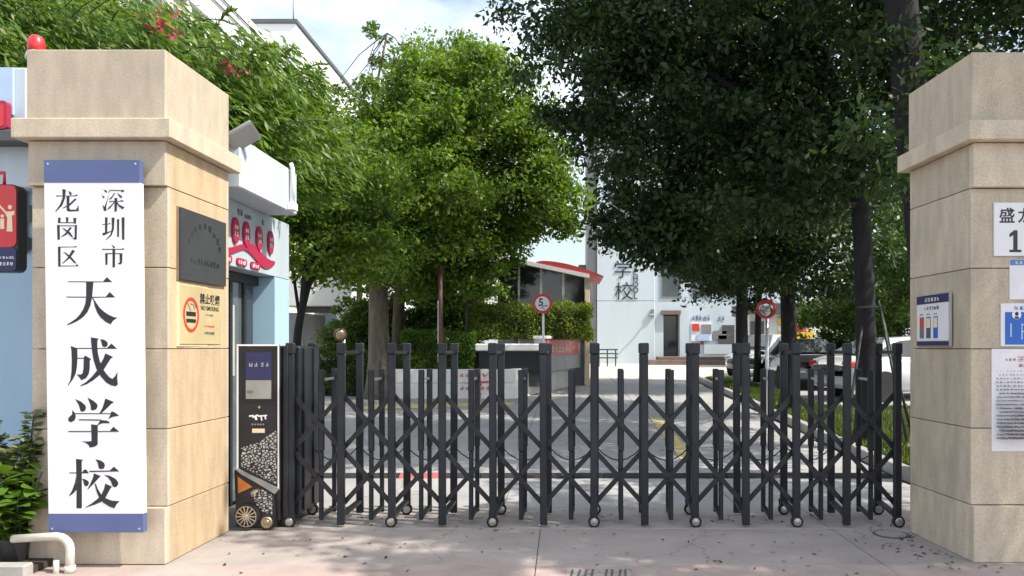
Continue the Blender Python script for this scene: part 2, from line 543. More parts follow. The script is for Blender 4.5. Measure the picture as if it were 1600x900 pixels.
M['leaf_vine'] = leaf_mat('leaf_vine', (.045, .105, .015), (.16, .27, .035), trans=.45, hue2=(.36, .38, .22))
M['leaf_hedge'] = leaf_mat('leaf_hedge', (.060, .110, .014), (.24, .31, .04), trans=.4)
M['leaf_ivy'] = leaf_mat('leaf_ivy', (.045, .11, .015), (.15, .27, .035), trans=.4)
M['leaf_croton'] = leaf_mat('leaf_croton', (.035, .070, .020), (.26, .31, .13), trans=.25, hue2=(.50, .46, .32))
M['leaf_pot'] = leaf_mat('leaf_pot', (.035, .090, .015), (.13, .23, .03), rough=.3, trans=.3)
M['grass'] = leaf_mat('grass_blade', (.045, .085, .012), (.14, .19, .03), trans=.3)
M['litter'] = leaf_mat('dead_leaf', (.030, .022, .015), (.10, .065, .03), trans=.1)
M['flower'] = leaf_mat('magenta_petal', (.50, .03, .12), (.75, .09, .25), trans=.35)

def leopard_mat():
    m = bpy.data.materials.new('animal_print_sticker'); m.use_nodes = True
    n, l = m.node_tree.nodes, m.node_tree.links
    b = n['Principled BSDF']; b.inputs['Roughness'].default_value = .35
    g = n.new('ShaderNodeNewGeometry')
    mp = n.new('ShaderNodeMapping'); mp.inputs['Scale'].default_value = (34, 34, 44)
    mp.inputs['Rotation'].default_value = (0, .5, 0)
    no = n.new('ShaderNodeTexNoise'); no.inputs['Scale'].default_value = .9
    ad = n.new('ShaderNodeMixRGB'); ad.blend_type = 'ADD'; ad.inputs['Fac'].default_value = .9
    vo = n.new('ShaderNodeTexVoronoi'); vo.feature = 'DISTANCE_TO_EDGE'; vo.inputs['Scale'].default_value = 1.0
    rp = n.new('ShaderNodeValToRGB')
    rp.color_ramp.elements[0].position = .12; rp.color_ramp.elements[0].color = (.012, .012, .013, 1)
    rp.color_ramp.elements[1].position = .20; rp.color_ramp.elements[1].color = (.50, .50, .50, 1)
    l.new(g.outputs['Position'], mp.inputs['Vector']); l.new(mp.outputs['Vector'], no.inputs['Vector'])
    l.new(mp.outputs['Vector'], ad.inputs['Color1']); l.new(no.outputs['Color'], ad.inputs['Color2'])
    l.new(ad.outputs['Color'], vo.inputs['Vector']); l.new(vo.outputs['Distance'], rp.inputs['Fac'])
    l.new(rp.outputs['Color'], b.inputs['Base Color'])
    return m
M['leopard'] = leopard_mat()

# ------------------------------------------------------------------ foliage
def leaf_mesh(name, pos, direc, nrm, length, width, material, parent=None, kind=None):
    """one small folded four-corner leaf per row of pos"""
    N = len(pos)
    d = direc / (np.linalg.norm(direc, axis=1, keepdims=True) + 1e-9)
    n = nrm - d * np.sum(nrm * d, axis=1, keepdims=True)
    n /= (np.linalg.norm(n, axis=1, keepdims=True) + 1e-9)
    s = np.cross(d, n)
    L = np.broadcast_to(np.asarray(length, float).reshape(-1, 1), (N, 1))
    Wd = np.broadcast_to(np.asarray(width, float).reshape(-1, 1), (N, 1))
    v = np.empty((N, 4, 3))
    v[:, 0] = pos - d * L * .5
    v[:, 1] = pos + s * Wd * .5 - n * Wd * .12
    v[:, 2] = pos + d * L * .5 - n * L * .12
    v[:, 3] = pos - s * Wd * .5 - n * Wd * .12
    org = pos.mean(axis=0)
    v -= org
    me = bpy.data.meshes.new(name)
    me.vertices.add(N * 4); me.loops.add(N * 4); me.polygons.add(N)
    me.vertices.foreach_set('co', v.reshape(-1))
    me.loops.foreach_set('vertex_index', np.arange(N * 4, dtype=np.int32))
    me.polygons.foreach_set('loop_start', np.arange(0, N * 4, 4, dtype=np.int32))
    me.polygons.foreach_set('loop_total', np.full(N, 4, dtype=np.int32))
    me.materials.append(material)
    me.update(calc_edges=True)
    o = link(name, me, Vector(org), parent)
    if kind: o['kind'] = kind
    return o

def unit(n):
    v = rng.normal(size=(n, 3))
    return v / np.linalg.norm(v, axis=1, keepdims=True)

def clump_points(blobs, n, shell=.55):
    """clump centres spread through ellipsoids (cx,cy,cz,rx,ry,rz[,weight])"""
    w = np.array([b[3] * b[4] * b[5] * (b[6] if len(b) > 6 else 1) for b in blobs]) ** .8
    idx = rng.choice(len(blobs), n, p=w / w.sum())
    B = np.array([b[:6] for b in blobs])[idx]
    r = shell + (1 - shell) * rng.random(n) ** .7
    inner = rng.random(n) < .22
    r[inner] *= rng.random(inner.sum())
    r *= 1 + rng.normal(0, .09, n)
    return B[:, :3] + unit(n) * B[:, 3:] * r[:, None], B[:, :3]

def foliage(name, blobs, clumps, per, leaf, cr, material, parent=None, droop=0.25, flow=None, aspect=.5, up=.5, shell=.55, kind=None, cut=None):
    c, ctr = clump_points(blobs, clumps, shell)
    cr_i = cr * rng.uniform(.55, 1.35, clumps)
    idx = np.repeat(np.arange(clumps), per)
    N = len(idx)
    off = unit(N) * (rng.random(N) ** .55)[:, None] * .95
    off[:, 2] *= .65
    R = cr_i[idx][:, None]
    pos = c[idx] + off * R
    pos[:, 2] -= droop * R[:, 0] * (off[:, 0] ** 2 + off[:, 1] ** 2)
    d = off * .8 + unit(N) * .8
    d[:, 2] -= .25
    if flow is not None:
        d = np.array(flow)[None, :] * 1.2 + unit(N) * .55
    nr = unit(N) * .75
    nr[:, 2] += up
    outw = c - ctr
    outw /= (np.linalg.norm(outw, axis=1, keepdims=True) + 1e-6)
    nr += outw[idx] * .35
    L = leaf * rng.uniform(.5, 1.55, N)
    if cut is not None:
        k = cut(pos)
        pos, d, nr, L = pos[k], d[k], nr[k], L[k]
    return leaf_mesh(name, pos, d, nr, L, L * aspect, material, parent, kind), c

def wob(p0, p1, n=5, a=.08):
    p0, p1 = Vector(p0), Vector(p1)
    ln = (p1 - p0).length
    out = []
    for i in range(n + 1):
        t = i / n
        q = p0.lerp(p1, t)
        if 0 < i < n: q += Vector((random.uniform(-a, a), random.uniform(-a, a), random.uniform(-a, a))) * ln
        out.append(q)
    return out

def tree(name, base, path, r0, r1, blobs, clumps, per, leaf, cr, lm, bark, label, group=None, limbs=10, cat='tree', limb_from=.5, **kw):
    base = Vector(base)
    t = thing(name, base, label, cat, group)
    pts = [base - V(0, 0, .15)] + [Vector(p) for p in path]
    # smooth the trunk
    fine = []
    for i in range(len(pts) - 1):
        for k in range(4): fine.append(pts[i].lerp(pts[i + 1], k / 4))
    fine.append(pts[-1])
    for _ in range(3):
        fine = [fine[0]] + [(fine[i - 1] + fine[i] * 2 + fine[i + 1]) / 4 for i in range(1, len(fine) - 1)] + [fine[-1]]
    rad = [r0 + (r1 - r0) * (i / (len(fine) - 1)) for i in range(len(fine))]
    rad[0] *= 1.45; rad[1] *= 1.18
    geo = [tube_geo(fine, rad, 10)]
    f, c = foliage('crown', blobs, clumps, per, leaf, cr, lm, t, **kw)
    trunk = add('trunk', *geo[0], bark, t, True)
    sel = rng.choice(len(c), min(limbs, len(c)), replace=False)
    for s in sel:
        k = int(len(fine) * random.uniform(limb_from, .98))
        a = fine[min(k, len(fine) - 1)]
        e = Vector(c[s])
        mid = a.lerp(e, .5) + V(0, 0, .12 * (e - a).length)
        p = [a, a.lerp(mid, .5) + V(0, 0, .05), mid, mid.lerp(e, .5), e]
        rr = r1 * random.uniform(.5, .8)
        tube('branch', [q + Vector((random.uniform(-1, 1), random.uniform(-1, 1), random.uniform(-1, 1))) * .04 * (e - a).length * (0 if i == 0 else 1) for i, q in enumerate(p)],
             [rr, rr * .8, rr * .6, rr * .4, rr * .15], bark, t, 6)
    return t

# ================================================================== THE SETTING
# ground sheet, follows the slope, reaches the horizon
ys = [-80, 0, 9.5, 46, 120, 900]
gv, gf = [], []
for y in ys:
    for x in (-700, 700): gv.append((x, y, zg(y) - .045))
for i in range(len(ys) - 1): gf.append([2 * i, 2 * i + 1, 2 * i + 3, 2 * i + 2])
tag(add('ground', gv, gf, M['asphalt']), kind='structure')

def slab(name, x0, x1, y0, y1, mt, parent, gap=.006, dz=0.0, th=.06):
    g = gap / 2
    jit = random.uniform(-.002, .002)
    low = [(x0 + g, y0 + g, zg(y0) - th), (x1 - g, y0 + g, zg(y0) - th), (x1 - g, y1 - g, zg(y1) - th), (x0 + g, y1 - g, zg(y1) - th)]
    high = [(p[0], p[1], p[2] + th + dz + jit) for p in low]
    return hexa(name, low, high, mt, parent, bevel=.004)

fc = tag(box('forecourt', -14, 14, 1.5, 7.62, -.044, -.012, M['joint']), kind='structure')
xs = [-10.4, -7.8, -5.25, -2.75, -.20, 2.35, 4.9, 7.4, 10]
for a, b in zip(xs[:-1], xs[1:]):
    for j, (c, d) in enumerate(((1.6, 3.6), (3.6, 5.62), (5.62, 6.74), (6.74, 7.62))):
        slab('paving_slab', a, b, c, d, M['pink_tile'] if j < 2 else M['forecourt'], fc)

dv = tag(add('driveway', [(-22, 7.62, -.042), (16, 7.62, -.042), (16, 9.5, -.042), (-22, 9.5, -.042), (16, 46, zg(46) - .042), (-22, 46, zg(46) - .042)],
             [[0, 1, 2, 3], [3, 2, 4, 5]], M['joint']), kind='structure')
yrow = [7.62, 9.3]
y = 9.62
while y < 43:
    yrow.append(y); y += 3.0
for a, b in zip(yrow[:-1], yrow[1:]):
    if a == 9.3: continue
    xk = 4.05
    cols = [-14, -11, -8.2, -5.6, -3.05, -.6, 1.75, xk] if a < 26 else [-14, -11, -8.2, -5.6, -3.05, -.6, 1.75, 4.05, 6.5, 9, 11.5]
    for c, d in zip(cols[:-1], cols[1:]):
        if a < 9 and d < -3: continue
        slab('concrete_slab', c + (0.0 if c > -13 else 0), d + (.03 * (a - 9) if d == xk and a < 26 else 0), a, b,
             M['concrete_sunlit'] if a > 25 or d < -5 else M['concrete'], dv)  # far and left slabs coloured lighter as if sunlit

# speed bump strip across the drive
sb = thing('speed_hump', (0.4, 9.46, 0), 'dark low speed hump strip laid across the driveway behind the gate', 'speed hump')
x = -3.0
k = 0
while x < 4.0:
    m_ = M['rubber'] if k != 2 else M['red_paint']
    pr = [(9.32, 0.0), (9.36, .028), (9.44, .045), (9.50, .045), (9.58, .028), (9.62, .0)]
    vs, fs = prism([(p[0], p[1] - .01) for p in pr], (x, 0, 0), (0, 1, 0), (0, 0, 1), 0, .486)
    add('rubber_segment', vs, fs, m_, sb)
    x += .5; k += 1

# painted yellow guide line on the drive
def ground_poly(name, pts, mt, dz=.008):
    return add(name, [(p[0], p[1], zg(p[1]) + dz) for p in pts], [list(range(len(pts)))], mt)
yl = ground_poly('painted_line', [(1.62, 10.4), (1.84, 10.4), (1.98, 15.5), (1.76, 15.5)], M['yellow_paint'])
tag(yl, kind='structure')
yl2 = ground_poly('painted_line', [(-4.6, 17.2), (-1.2, 18.1), (-1.2, 18.9), (-4.6, 18.4)], M['yellow_paint'])
tag(yl2, kind='structure')

# kerb blocks and lawn on the right
def xk(y): return 4.10 + .035 * (y - 9)
kb = tag(add('kerb', [(xk(8.4) + .02, 8.4, -.03), (xk(8.4) + .12, 8.4, -.03), (xk(9.5) + .12, 9.5, -.03), (xk(9.5) + .02, 9.5, -.03), (xk(27) + .12, 27, zg(27) - .03), (xk(27) + .02, 27, zg(27) - .03)],
                 [[0, 1, 2, 3], [3, 2, 4, 5]], M['joint']), kind='structure')
y = 8.4
while y < 27:
    y1 = y + 1.0
    g = .008
    low = [(xk(y), y + g, zg(y) - .03), (xk(y) + .15, y + g, zg(y) - .03), (xk(y1) + .15, y1, zg(y1) - .03), (xk(y1), y1, zg(y1) - .03)]
    hexa('kerb_stone', low, [(p[0], p[1], p[2] + .16) for p in low], M['kerb'], kb, .012)
    y = y1
def lawn_part(x0f, x1f, ya, yb):
    n = 8
    vs, fs = [], []
    for i in range(n + 1):
        yy = ya + (yb - ya) * i / n
        for xx in (x0f(yy), x1f(yy)):
            vs.append((xx, yy, zg(yy) + .09))
            vs.append((xx, yy, zg(yy) - .04))
    for i in range(n):
        a = i * 4
        fs += [[a, a + 2, a + 6, a + 4], [a + 1, a, a + 4, a + 5], [a + 2, a + 3, a + 7, a + 6]]
    fs += [[0, 1, 3, 2], [n * 4, n * 4 + 2, n * 4 + 3, n * 4 + 1]]
    return vs, fs
lw = tag(add('lawn', *merge([lawn_part(lambda y: xk(y) + .155, lambda y: 10.5, 8.4, 16.9), lawn_part(lambda y: xk(y) + .155, lambda y: xk(y) + 1.3, 16.9, 27)]), M['soil']), kind='structure')
NG = 26000
gy = 8.5 + (26.5 - 8.5) * rng.random(NG) ** 1.4
gx0 = 4.10 + .035 * (gy - 9) + .17
gx = np.where(gy < 16.9, gx0 + (10.3 - gx0) * rng.random(NG) ** 1.5, gx0 + 1.1 * rng.random(NG))
gz = np.where(gy < 9.5, 0, .0226 * (gy - 9.5)) + .09 + .045
gd = np.stack([rng.normal(0, .35, NG), rng.normal(0, .35, NG), np.ones(NG)], 1)
gr = leaf_mesh('grass', np.stack([gx, gy, gz], 1), gd, unit(NG), .13 * rng.uniform(.6, 1.3, NG), .022, M['grass'])
tag(gr, 'short green lawn grass beside the driveway kerb', 'grass', kind='stuff')
pk = tag(add('parking_area', [(5.9, 17.0, zg(17) + .0), (16, 17.0, zg(17) + .0), (16, 27, zg(27) + .0), (5.9, 27, zg(27) + .0)] +
             [(5.9, 17.0, zg(17) + .12), (16, 17.0, zg(17) + .12), (16, 27, zg(27) + .12), (5.9, 27, zg(27) + .12)],
             [[3, 2, 1, 0], [4, 5, 6, 7], [0, 1, 5, 4], [1, 2, 6, 5], [2, 3, 7, 6], [3, 0, 4, 7]], M['concrete']), kind='structure')

# ================================================================== GATE PILLARS
def pillar(root_loc, xa, xb, yf, yb, skew, side, label):
    """stone-clad gate pillar; side=+1 when the gate-side face looks +X"""
    t = thing('gate_pillar', root_loc, label, 'pillar', 'gate pillars')
    def loop(x0, x1, y0, y1, z):
        sk = lambda y: skew * (y - yf)
        return [(x0 + sk(y0), y0, z), (x1 + sk(y0), y0, z), (x1 + sk(y1), y1, z), (x0 + sk(y1), y1, z)]
    c = .03
    hexa('core', loop(xa + c, xb - c, yf + c, yb - c, -.02), loop(xa + c, xb - c, yf + c, yb - c, 3.70), M['stone_core'], t)
    zs = [0, .42, .99, 1.58, 2.18, 2.775, 3.105]
    j = .003
    for k in range(len(zs) - 1):
        z0, z1 = zs[k] + j, zs[k + 1] - j
        out = .04 if k in (0, 5) else 0.0
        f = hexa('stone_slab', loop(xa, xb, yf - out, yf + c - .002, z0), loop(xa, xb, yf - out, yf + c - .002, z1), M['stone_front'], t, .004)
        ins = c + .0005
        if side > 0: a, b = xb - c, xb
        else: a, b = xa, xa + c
        hexa('stone_slab', loop(a, b, yf + ins, yb - ins, z0), loop(a, b, yf + ins, yb - ins, z1), M['stone'] if side > 0 else M['stone_front'], t, .003)  # only the sunlit face gets the sun-tinted stone copy
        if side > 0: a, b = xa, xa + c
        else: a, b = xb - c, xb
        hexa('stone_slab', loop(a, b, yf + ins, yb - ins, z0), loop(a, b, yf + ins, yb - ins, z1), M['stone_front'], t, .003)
        hexa('stone_slab', loop(xa, xb, yb - c + .002, yb, z0), loop(xa, xb, yb - c + .002, yb, z1), M['stone_front'], t, .004)
    o = .075
    hexa('cornice', loop(xa - o, xb + o, yf - .04 - o, yb + o, 3.108), loop(xa - o, xb + o, yf - .04 - o, yb + o, 3.25), M['stone_front'], t, .006)
    hexa('cap_block', loop(xa - .012, xb + .002, yf - .04, yb, 3.2515), loop(xa - .012, xb + .002, yf - .04, yb, 3.772), M['stone_front'], t, .006)
    return t
pl = pillar((-3.42, 6.1, 0), -3.915, -2.912, 5.66, 6.64, .02, +1, 'beige stone gate pillar hung with the tall white school name board')
pr = pillar((3.55, 6.1, 0), 3.03, 4.05, 5.71, 6.62, -.045, -1, 'beige stone gate pillar on the right with paper notices pasted on it')

# ------------------------------------------------------------------ school name board
YB = 5.50
bd = thing('name_board', (X_(146, YB), YB, Z_(832, YB)), 'tall white vertical school name board with large black characters on the left pillar', 'sign')
def bp(px, py): return (X_(px, YB), Z_(py, YB))
def on_board(name, polys, t0, t1, mt, parent=bd):
    return plates(name, [[bp(*q) for q in p] for p in polys], (0, YB, 0), FX, FZ, t0, t1, mt, parent)
on_board('panel', [[(69.0, 285.4), (218.3, 285.4), (223.6, 802.6), (75.9, 802.6)]], -.05, 0, M['board'])
on_board('top_band', [[(68.5, 250), (217.8, 250), (218.3, 285), (69.0, 285)]], -.052, .002, M['blue_band'])
on_board('bottom_band', [[(75.9, 803), (223.6, 803), (224, 832), (76.5, 832)]], -.052, .002, M['blue_band'])
for sx_, sy_ in ((75, 256), (212, 256), (82, 826), (218, 826)):
    on_board('screw', [circ(sx_, sy_, 1.6, 1.6, 8)], .002, .004, M['alu'])
BIG = {
 (95, 420): [[(102,176),(360,176),(595,178),(648,117),(724,187),(455,190),(102,187)], [(80,390),(355,392),(632,392),(690,326),(766,403),(440,407),(80,403)],
  [(358,178),(460,178),(447,330),(437,420),(415,520),(375,610),(320,675),(235,735),(150,775),(92,795),(88,785),(150,745),(215,700),(270,640),(315,570),(345,490),(357,400)],
  [(455,410),(500,480),(545,545),(610,605),(680,650),(745,678),(798,687),(735,730),(702,782),(630,745),(560,685),(510,610),(480,530),(462,450),(440,405)]],
 (95, 515): [[(140,230),(232,262),(236,380),(228,520),(210,620),(170,700),(103,792),(98,782),(135,710),(150,600),(155,450),(150,300)],
  [(225,257),(440,257),(650,258),(712,196),(792,270),(225,271)],
  [(232,396),(322,396),(343,364),(428,414),(408,438),(408,540),(395,620),(360,680),(290,712),(268,680),(225,628),(280,632),(308,615),(320,540),(324,410),(232,410)],
  [(424,108),(538,128),(516,150),(514,240),(522,330),(545,430),(590,550),(640,620),(690,675),(728,694),(760,660),(800,597),(793,680),(803,770),(775,797),(710,785),(640,745),(560,655),(500,550),(460,420),(440,300),(428,180)],
  [(558,134),(610,142),(655,175),(662,210),(645,240),(610,247),(585,230),(572,180)],
  [(628,334),(737,386),(700,410),(600,570),(545,640),(460,710),(370,765),(280,796),(278,785),(360,735),(440,660),(510,575),(560,480),(600,410)]],
 (95, 610): [[(203,120),(290,160),(345,210),(356,250),(335,292),(295,302),(275,285),(255,210)], [(378,100),(450,140),(505,185),(520,220),(500,265),(455,284),(424,272),(420,210)],
  [(628,113),(750,165),(710,190),(640,260),(572,322),(545,322),(590,240)], [(165,278),(200,318),(212,370),(195,420),(150,447),(112,435),(102,400),(125,368),(160,340)],
  [(205,320),(545,320),(705,320),(715,292),(760,310),(822,356),(740,370),(700,385),(670,405),(700,335),(690,331),(205,333)],
  [(257,405),(555,408),(580,418),(650,425),(692,450),(680,462),(600,460),(545,475),(520,500),(512,490),(555,425),(257,420)],
  [(428,476),(520,488),(520,760),(490,785),(450,798),(405,802),(395,770),(350,735),(295,716),(370,718),(435,712)],
  [(108,570),(690,570),(742,510),(822,581),(108,584)]],
 (95, 705): [[(214,107),(316,120),(295,145),(298,790),(285,805),(235,805),(220,795),(222,540),(218,300)], [(122,298),(300,298),(320,265),(345,255),(365,265),(395,312),(122,312)],
  [(215,350),(222,545),(180,590),(120,637),(116,628),(160,550),(200,440)], [(300,385),(345,395),(388,420),(398,455),(375,490),(345,492),(328,470),(318,420)],
  [(490,113),(560,130),(610,165),(622,205),(605,245),(560,252),(535,240),(522,170)], [(402,278),(420,274),(690,271),(748,216),(822,284),(405,293)],
  [(466,311),(566,350),(540,370),(470,450),(380,540),(376,533),(420,450),(455,370)], [(612,330),(690,345),(765,385),(805,430),(808,465),(785,500),(760,507),(730,490),(705,420),(665,370)],
  [(628,455),(720,497),(690,540),(630,650),(575,710),(480,750),(348,793),(345,788),(440,730),(530,660),(575,605),(610,530)],
  [(478,450),(495,460),(520,530),(570,610),(640,665),(720,695),(828,703),(785,745),(755,802),(690,780),(600,725),(545,660),(510,580),(490,510)]],
}
for (ox, oy), st in BIG.items():
    on_board('large_character', [[(ox + a / 9, oy + b / 9) for a, b in p] for p in st], .0, .0008, M['ink'])
SMALL = [
 [[(105,152),(205,155),(280,152),(300,142),(312,150),(290,160),(105,162)],[(165,92),(198,97),(190,180),(165,245),(105,305),(98,302),(145,235),(168,170)],[(222,108),(255,130),(245,155),(232,140)],[(205,155),(232,155),(230,270),(240,285),(295,285),(315,245),(320,298),(230,303),(207,295)],[(285,180),(298,190),(240,245),(170,275),(168,270),(220,240)]],
 [[(125,362),(150,360),(146,410),(124,410)],[(198,355),(222,358),(218,405),(202,405)],[(268,362),(296,364),(292,418),(272,415)],[(124,403),(292,403),(292,411),(124,411)],[(116,428),(140,430),(142,565),(120,568)],[(138,433),(285,433),(285,440),(138,440)],[(282,430),(302,430),(300,560),(285,570),(262,552),(282,545)],[(235,450),(255,455),(205,520),(155,542),(152,540),(195,505)],[(165,455),(190,465),(240,500),(268,545),(250,540),(200,490)]],
 [[(125,632),(272,632),(290,625),(306,638),(125,640)],[(124,635),(148,640),(148,818),(126,820)],[(140,810),(290,810),(300,795),(322,815),(140,818)],[(258,662),(285,672),(235,740),(165,795),(163,790),(215,735)],[(172,680),(200,690),(250,730),(300,790),(275,785),(225,730)]],
 [[(550,95),(585,110),(580,130),(565,120)],[(533,148),(562,165),(555,182),(543,170)],[(540,240),(560,258),(585,195),(600,140),(592,185),(575,260),(580,295),(555,298),(548,265)],[(610,100),(720,102),(735,98),(748,115),(720,122),(715,110),(612,108),(600,130),(595,125)],[(650,128),(660,135),(625,185),(605,192),(603,188),(635,155)],[(680,128),(725,160),(720,180),(700,165)],[(605,204),(700,204),(725,195),(745,208),(605,213)],[(655,175),(680,178),(675,300),(655,305)],[(655,210),(650,225),(610,275),(590,282),(588,278),(630,235)],[(675,208),(700,240),(748,262),(730,282),(695,255),(672,220)]],
 [[(565,355),(590,360),(585,500),(565,505)],[(540,420),(595,420),(605,408),(620,420),(540,429)],[(540,505),(565,500),(620,485),(620,492),(555,528),(545,525)],[(628,358),(655,362),(648,470),(625,530),(575,570),(572,566),(615,520),(630,460)],[(678,375),(698,375),(696,540),(680,540)],[(722,358),(748,358),(746,566),(726,568)]],
 [[(625,612),(660,635),(652,650),(640,640)],[(538,653),(720,653),(735,645),(748,660),(538,663)],[(635,650),(660,655),(658,825),(636,828)],[(567,692),(590,695),(588,800),(570,805)],[(590,692),(725,694),(725,702),(590,701)],[(702,695),(728,698),(725,785),(710,800),(682,790),(705,780)]],
]
for st in SMALL:
    on_board('small_character', [[(70 + a / 6, 280 + b / 6) for a, b in p] for p in st], .0, .0008, M['ink'])

# ------------------------------------------------------------------ plaques on the gate-side face of the left pillar
XP = -2.893
pq = thing('plaque', (XP, 6.16, 2.1), 'dark slate plaque with faint engraving on the side of the left pillar', 'plaque')
plate('backing', rect(5.775, 2.098, 6.555, 2.655), (XP - .022, 0, 0), RX, FZ, 0, .018, M['plaque_edge'], pq)
plate('panel', rect(5.785, 2.108, 6.55, 2.648), (XP - .022, 0, 0), RX, FZ, .018, .04, M['plaque'], pq)
mk = []
for k in range(9):
    a = math.radians(165 - 150 * k / 8)
    c, s = 6.165 + .27 * math.cos(a), 2.36 + .20 * math.sin(a)
    mk += marks(1, c - .022, s - .022, .045, .05, 0, 40 + k)
plates('engraved_arc', mk, (XP, 0, 0), RX, FZ, .0175, .0185, M['plaque_mark'], pq)
plates('engraved_line', marks(9, 5.93, 2.245, .044, .05, .011, 5), (XP, 0, 0), RX, FZ, .0175, .0185, M['plaque_mark'], pq)

ns = thing('no_smoking_sign', (XP, 6.13, 1.6), 'pale gold no smoking sign with a red ring on the left pillar', 'sign')
plate('frame', rect(5.778, 1.600, 6.515, 2.088), (XP - .022, 0, 0), RX, FZ, 0, .015, M['cream'], ns)
plate('panel', rect(5.80, 1.618, 6.49, 2.07), (XP - .022, 0, 0), RX, FZ, .015, .024, M['gold'], ns)
XQ = XP + .002
ring_o, ring_i = circ(5.965, 1.845, .125, .135, 36), circ(5.965, 1.845, .103, .112, 36)
vs, fs = [], []
for t_ in (0, .004):
    for (a, b) in ring_o: vs.append((XQ + t_, a, b))
    for (a, b) in ring_i: vs.append((XQ + t_, a, b))
n_ = 36
for k in range(n_):
    k2 = (k + 1) % n_
    fs += [[72 + k, 72 + k2, 108 + k2, 108 + k], [k, k2, 72 + k2, 72 + k], [36 + k2, 36 + k, 108 + k, 108 + k2]]
add('red_ring', vs, fs, M['red_print'], ns)
plates('cigarette', [rect(5.89, 1.835, 6.04, 1.868), rect(5.89, 1.785, 6.04, 1.812)], (XQ, 0, 0), RX, FZ, 0, .003, M['ink'], ns)
plates('smoke', [seg((5.90, 1.94), (5.96, 1.875), .010), seg((5.95, 1.93), (6.0, 1.925), .008), seg((6.0, 1.925), (6.02, 1.885), .008), seg((6.01, 1.95), (6.045, 1.90), .008)], (XQ, 0, 0), RX, FZ, 0, .002, M['grey_print'], ns)
text('lettering', '禁止吸烟', .088, (XQ, 6.285, 1.975), RX, FZ, M['ink'], ns, bold=.002)
text('lettering', 'NO SMOKING', .050, (XQ, 6.285, 1.905), RX, FZ, M['ink'], ns, bold=.001)
plates('small_print', marks(5, 6.21, 1.845, .022, .02, .006, 3) + marks(6, 6.19, 1.70, .022, .018, .006, 4), (XQ, 0, 0), RX, FZ, 0, .001, M['grey_print'], ns)
plates('small_red_print', marks(7, 6.18, 1.755, .020, .016, .007, 8), (XQ, 0, 0), RX, FZ, 0, .001, M['red_print'], ns)

# ------------------------------------------------------------------ red warning beacon and floodlight
bx, by = X_(57, 5.82), 5.82
be = thing('warning_beacon', (bx, by, 3.772), 'small red warning beacon standing on top of the left pillar', 'beacon')
add_bm('base', lathe([(.001, 3.772), (.075, 3.772), (.075, 3.785), (.065, 3.82), (.05, 3.831), (.001, 3.831)], (bx, by, 0), 'z', 20), M['pvc'], be, True)
add_bm('lens', lathe([(.052, 3.832), (.060, 3.845), (.060, 3.885), (.052, 3.93), (.034, 3.95), (.001, 3.955)], (bx, by, 0), 'z', 20), M['red'], be, True)
fl = thing('floodlight', (-2.80, 6.72, 3.35), 'grey led floodlight tilted down on a bracket beside the left pillar', 'floodlight')
cF = P(380, 213, 6.78)
ux = Vector((.80, .18, .56)).normalized(); nn = Vector((.35, -.75, -.55)); nn = (nn - ux * nn.dot(ux)).normalized(); uy = nn.cross(ux).normalized()
plate('housing', rrect(-.13, -.085, .13, .085, .015), cF, ux, uy, -.03, .02, M['lid'], fl)
plate('light_panel', rrect(-.115, -.07, .115, .07, .01), cF, ux, uy, .02, .026, M['grey_panel'], fl)
tube('bracket', [cF - nn * .03, cF - nn * .08 - ux * .1, V(-2.93, 6.68, 3.40), V(-2.93, 6.60, 3.30)], .014, M['alu'], fl, 6)

# ------------------------------------------------------------------ notices on the right pillar
XR = 3.02
wp = thing('notice_panel', (XR, 6.1, 1.6), 'small white notice with navy bands and three pictured bins on the right pillar', 'sign')
def yR(px): return XR * FPX / (px - PX)
y0, y1 = 5.94, 6.50                     # near and far edges
OX = 3.006
def on_r(name, polys, t0, t1, mt): return plates(name, polys, (OX, 6.22, 1.6), LX, FZ, t0, t1, mt, wp)
on_r('panel', [rect(-.26, .0, .28, .42)], 0, .022, M['alu'])
on_r('sheet', [rect(-.25, .045, .27, .345)], .022, .025, M['paper'])
on_r('header', [rect(-.255, .347, .275, .415)], .022, .026, M['navy'])
on_r('footer', [rect(-.255, .005, .275, .04)], .022, .026, M['navy'])
on_r('header_lettering', marks(5, -.11, .362, .035, .035, .018, 21), .026, .0272, M['white'])
on_r('lettering', marks(6, -.12, .295, .035, .03, .008, 22), .025, .0262, M['grey_print'])
for k, (mc, u) in enumerate(((M['red_print'], -.20), (M['cream'], -.085), (M['cream'], .035))):
    on_r('bin_picture', [rect(u, .065, u + .075, .24)], .025, .0265, (M['grey_print'], M['dgrey_panel'], M['blue_sign'])[k])
    on_r('bin_picture_top', [rect(u + .008, .15, u + .067, .23)], .0265, .028, mc)
    on_r('caption', marks(3, u, .255, .018, .014, .005, 30 + k), .025, .026, M['grey_print'])

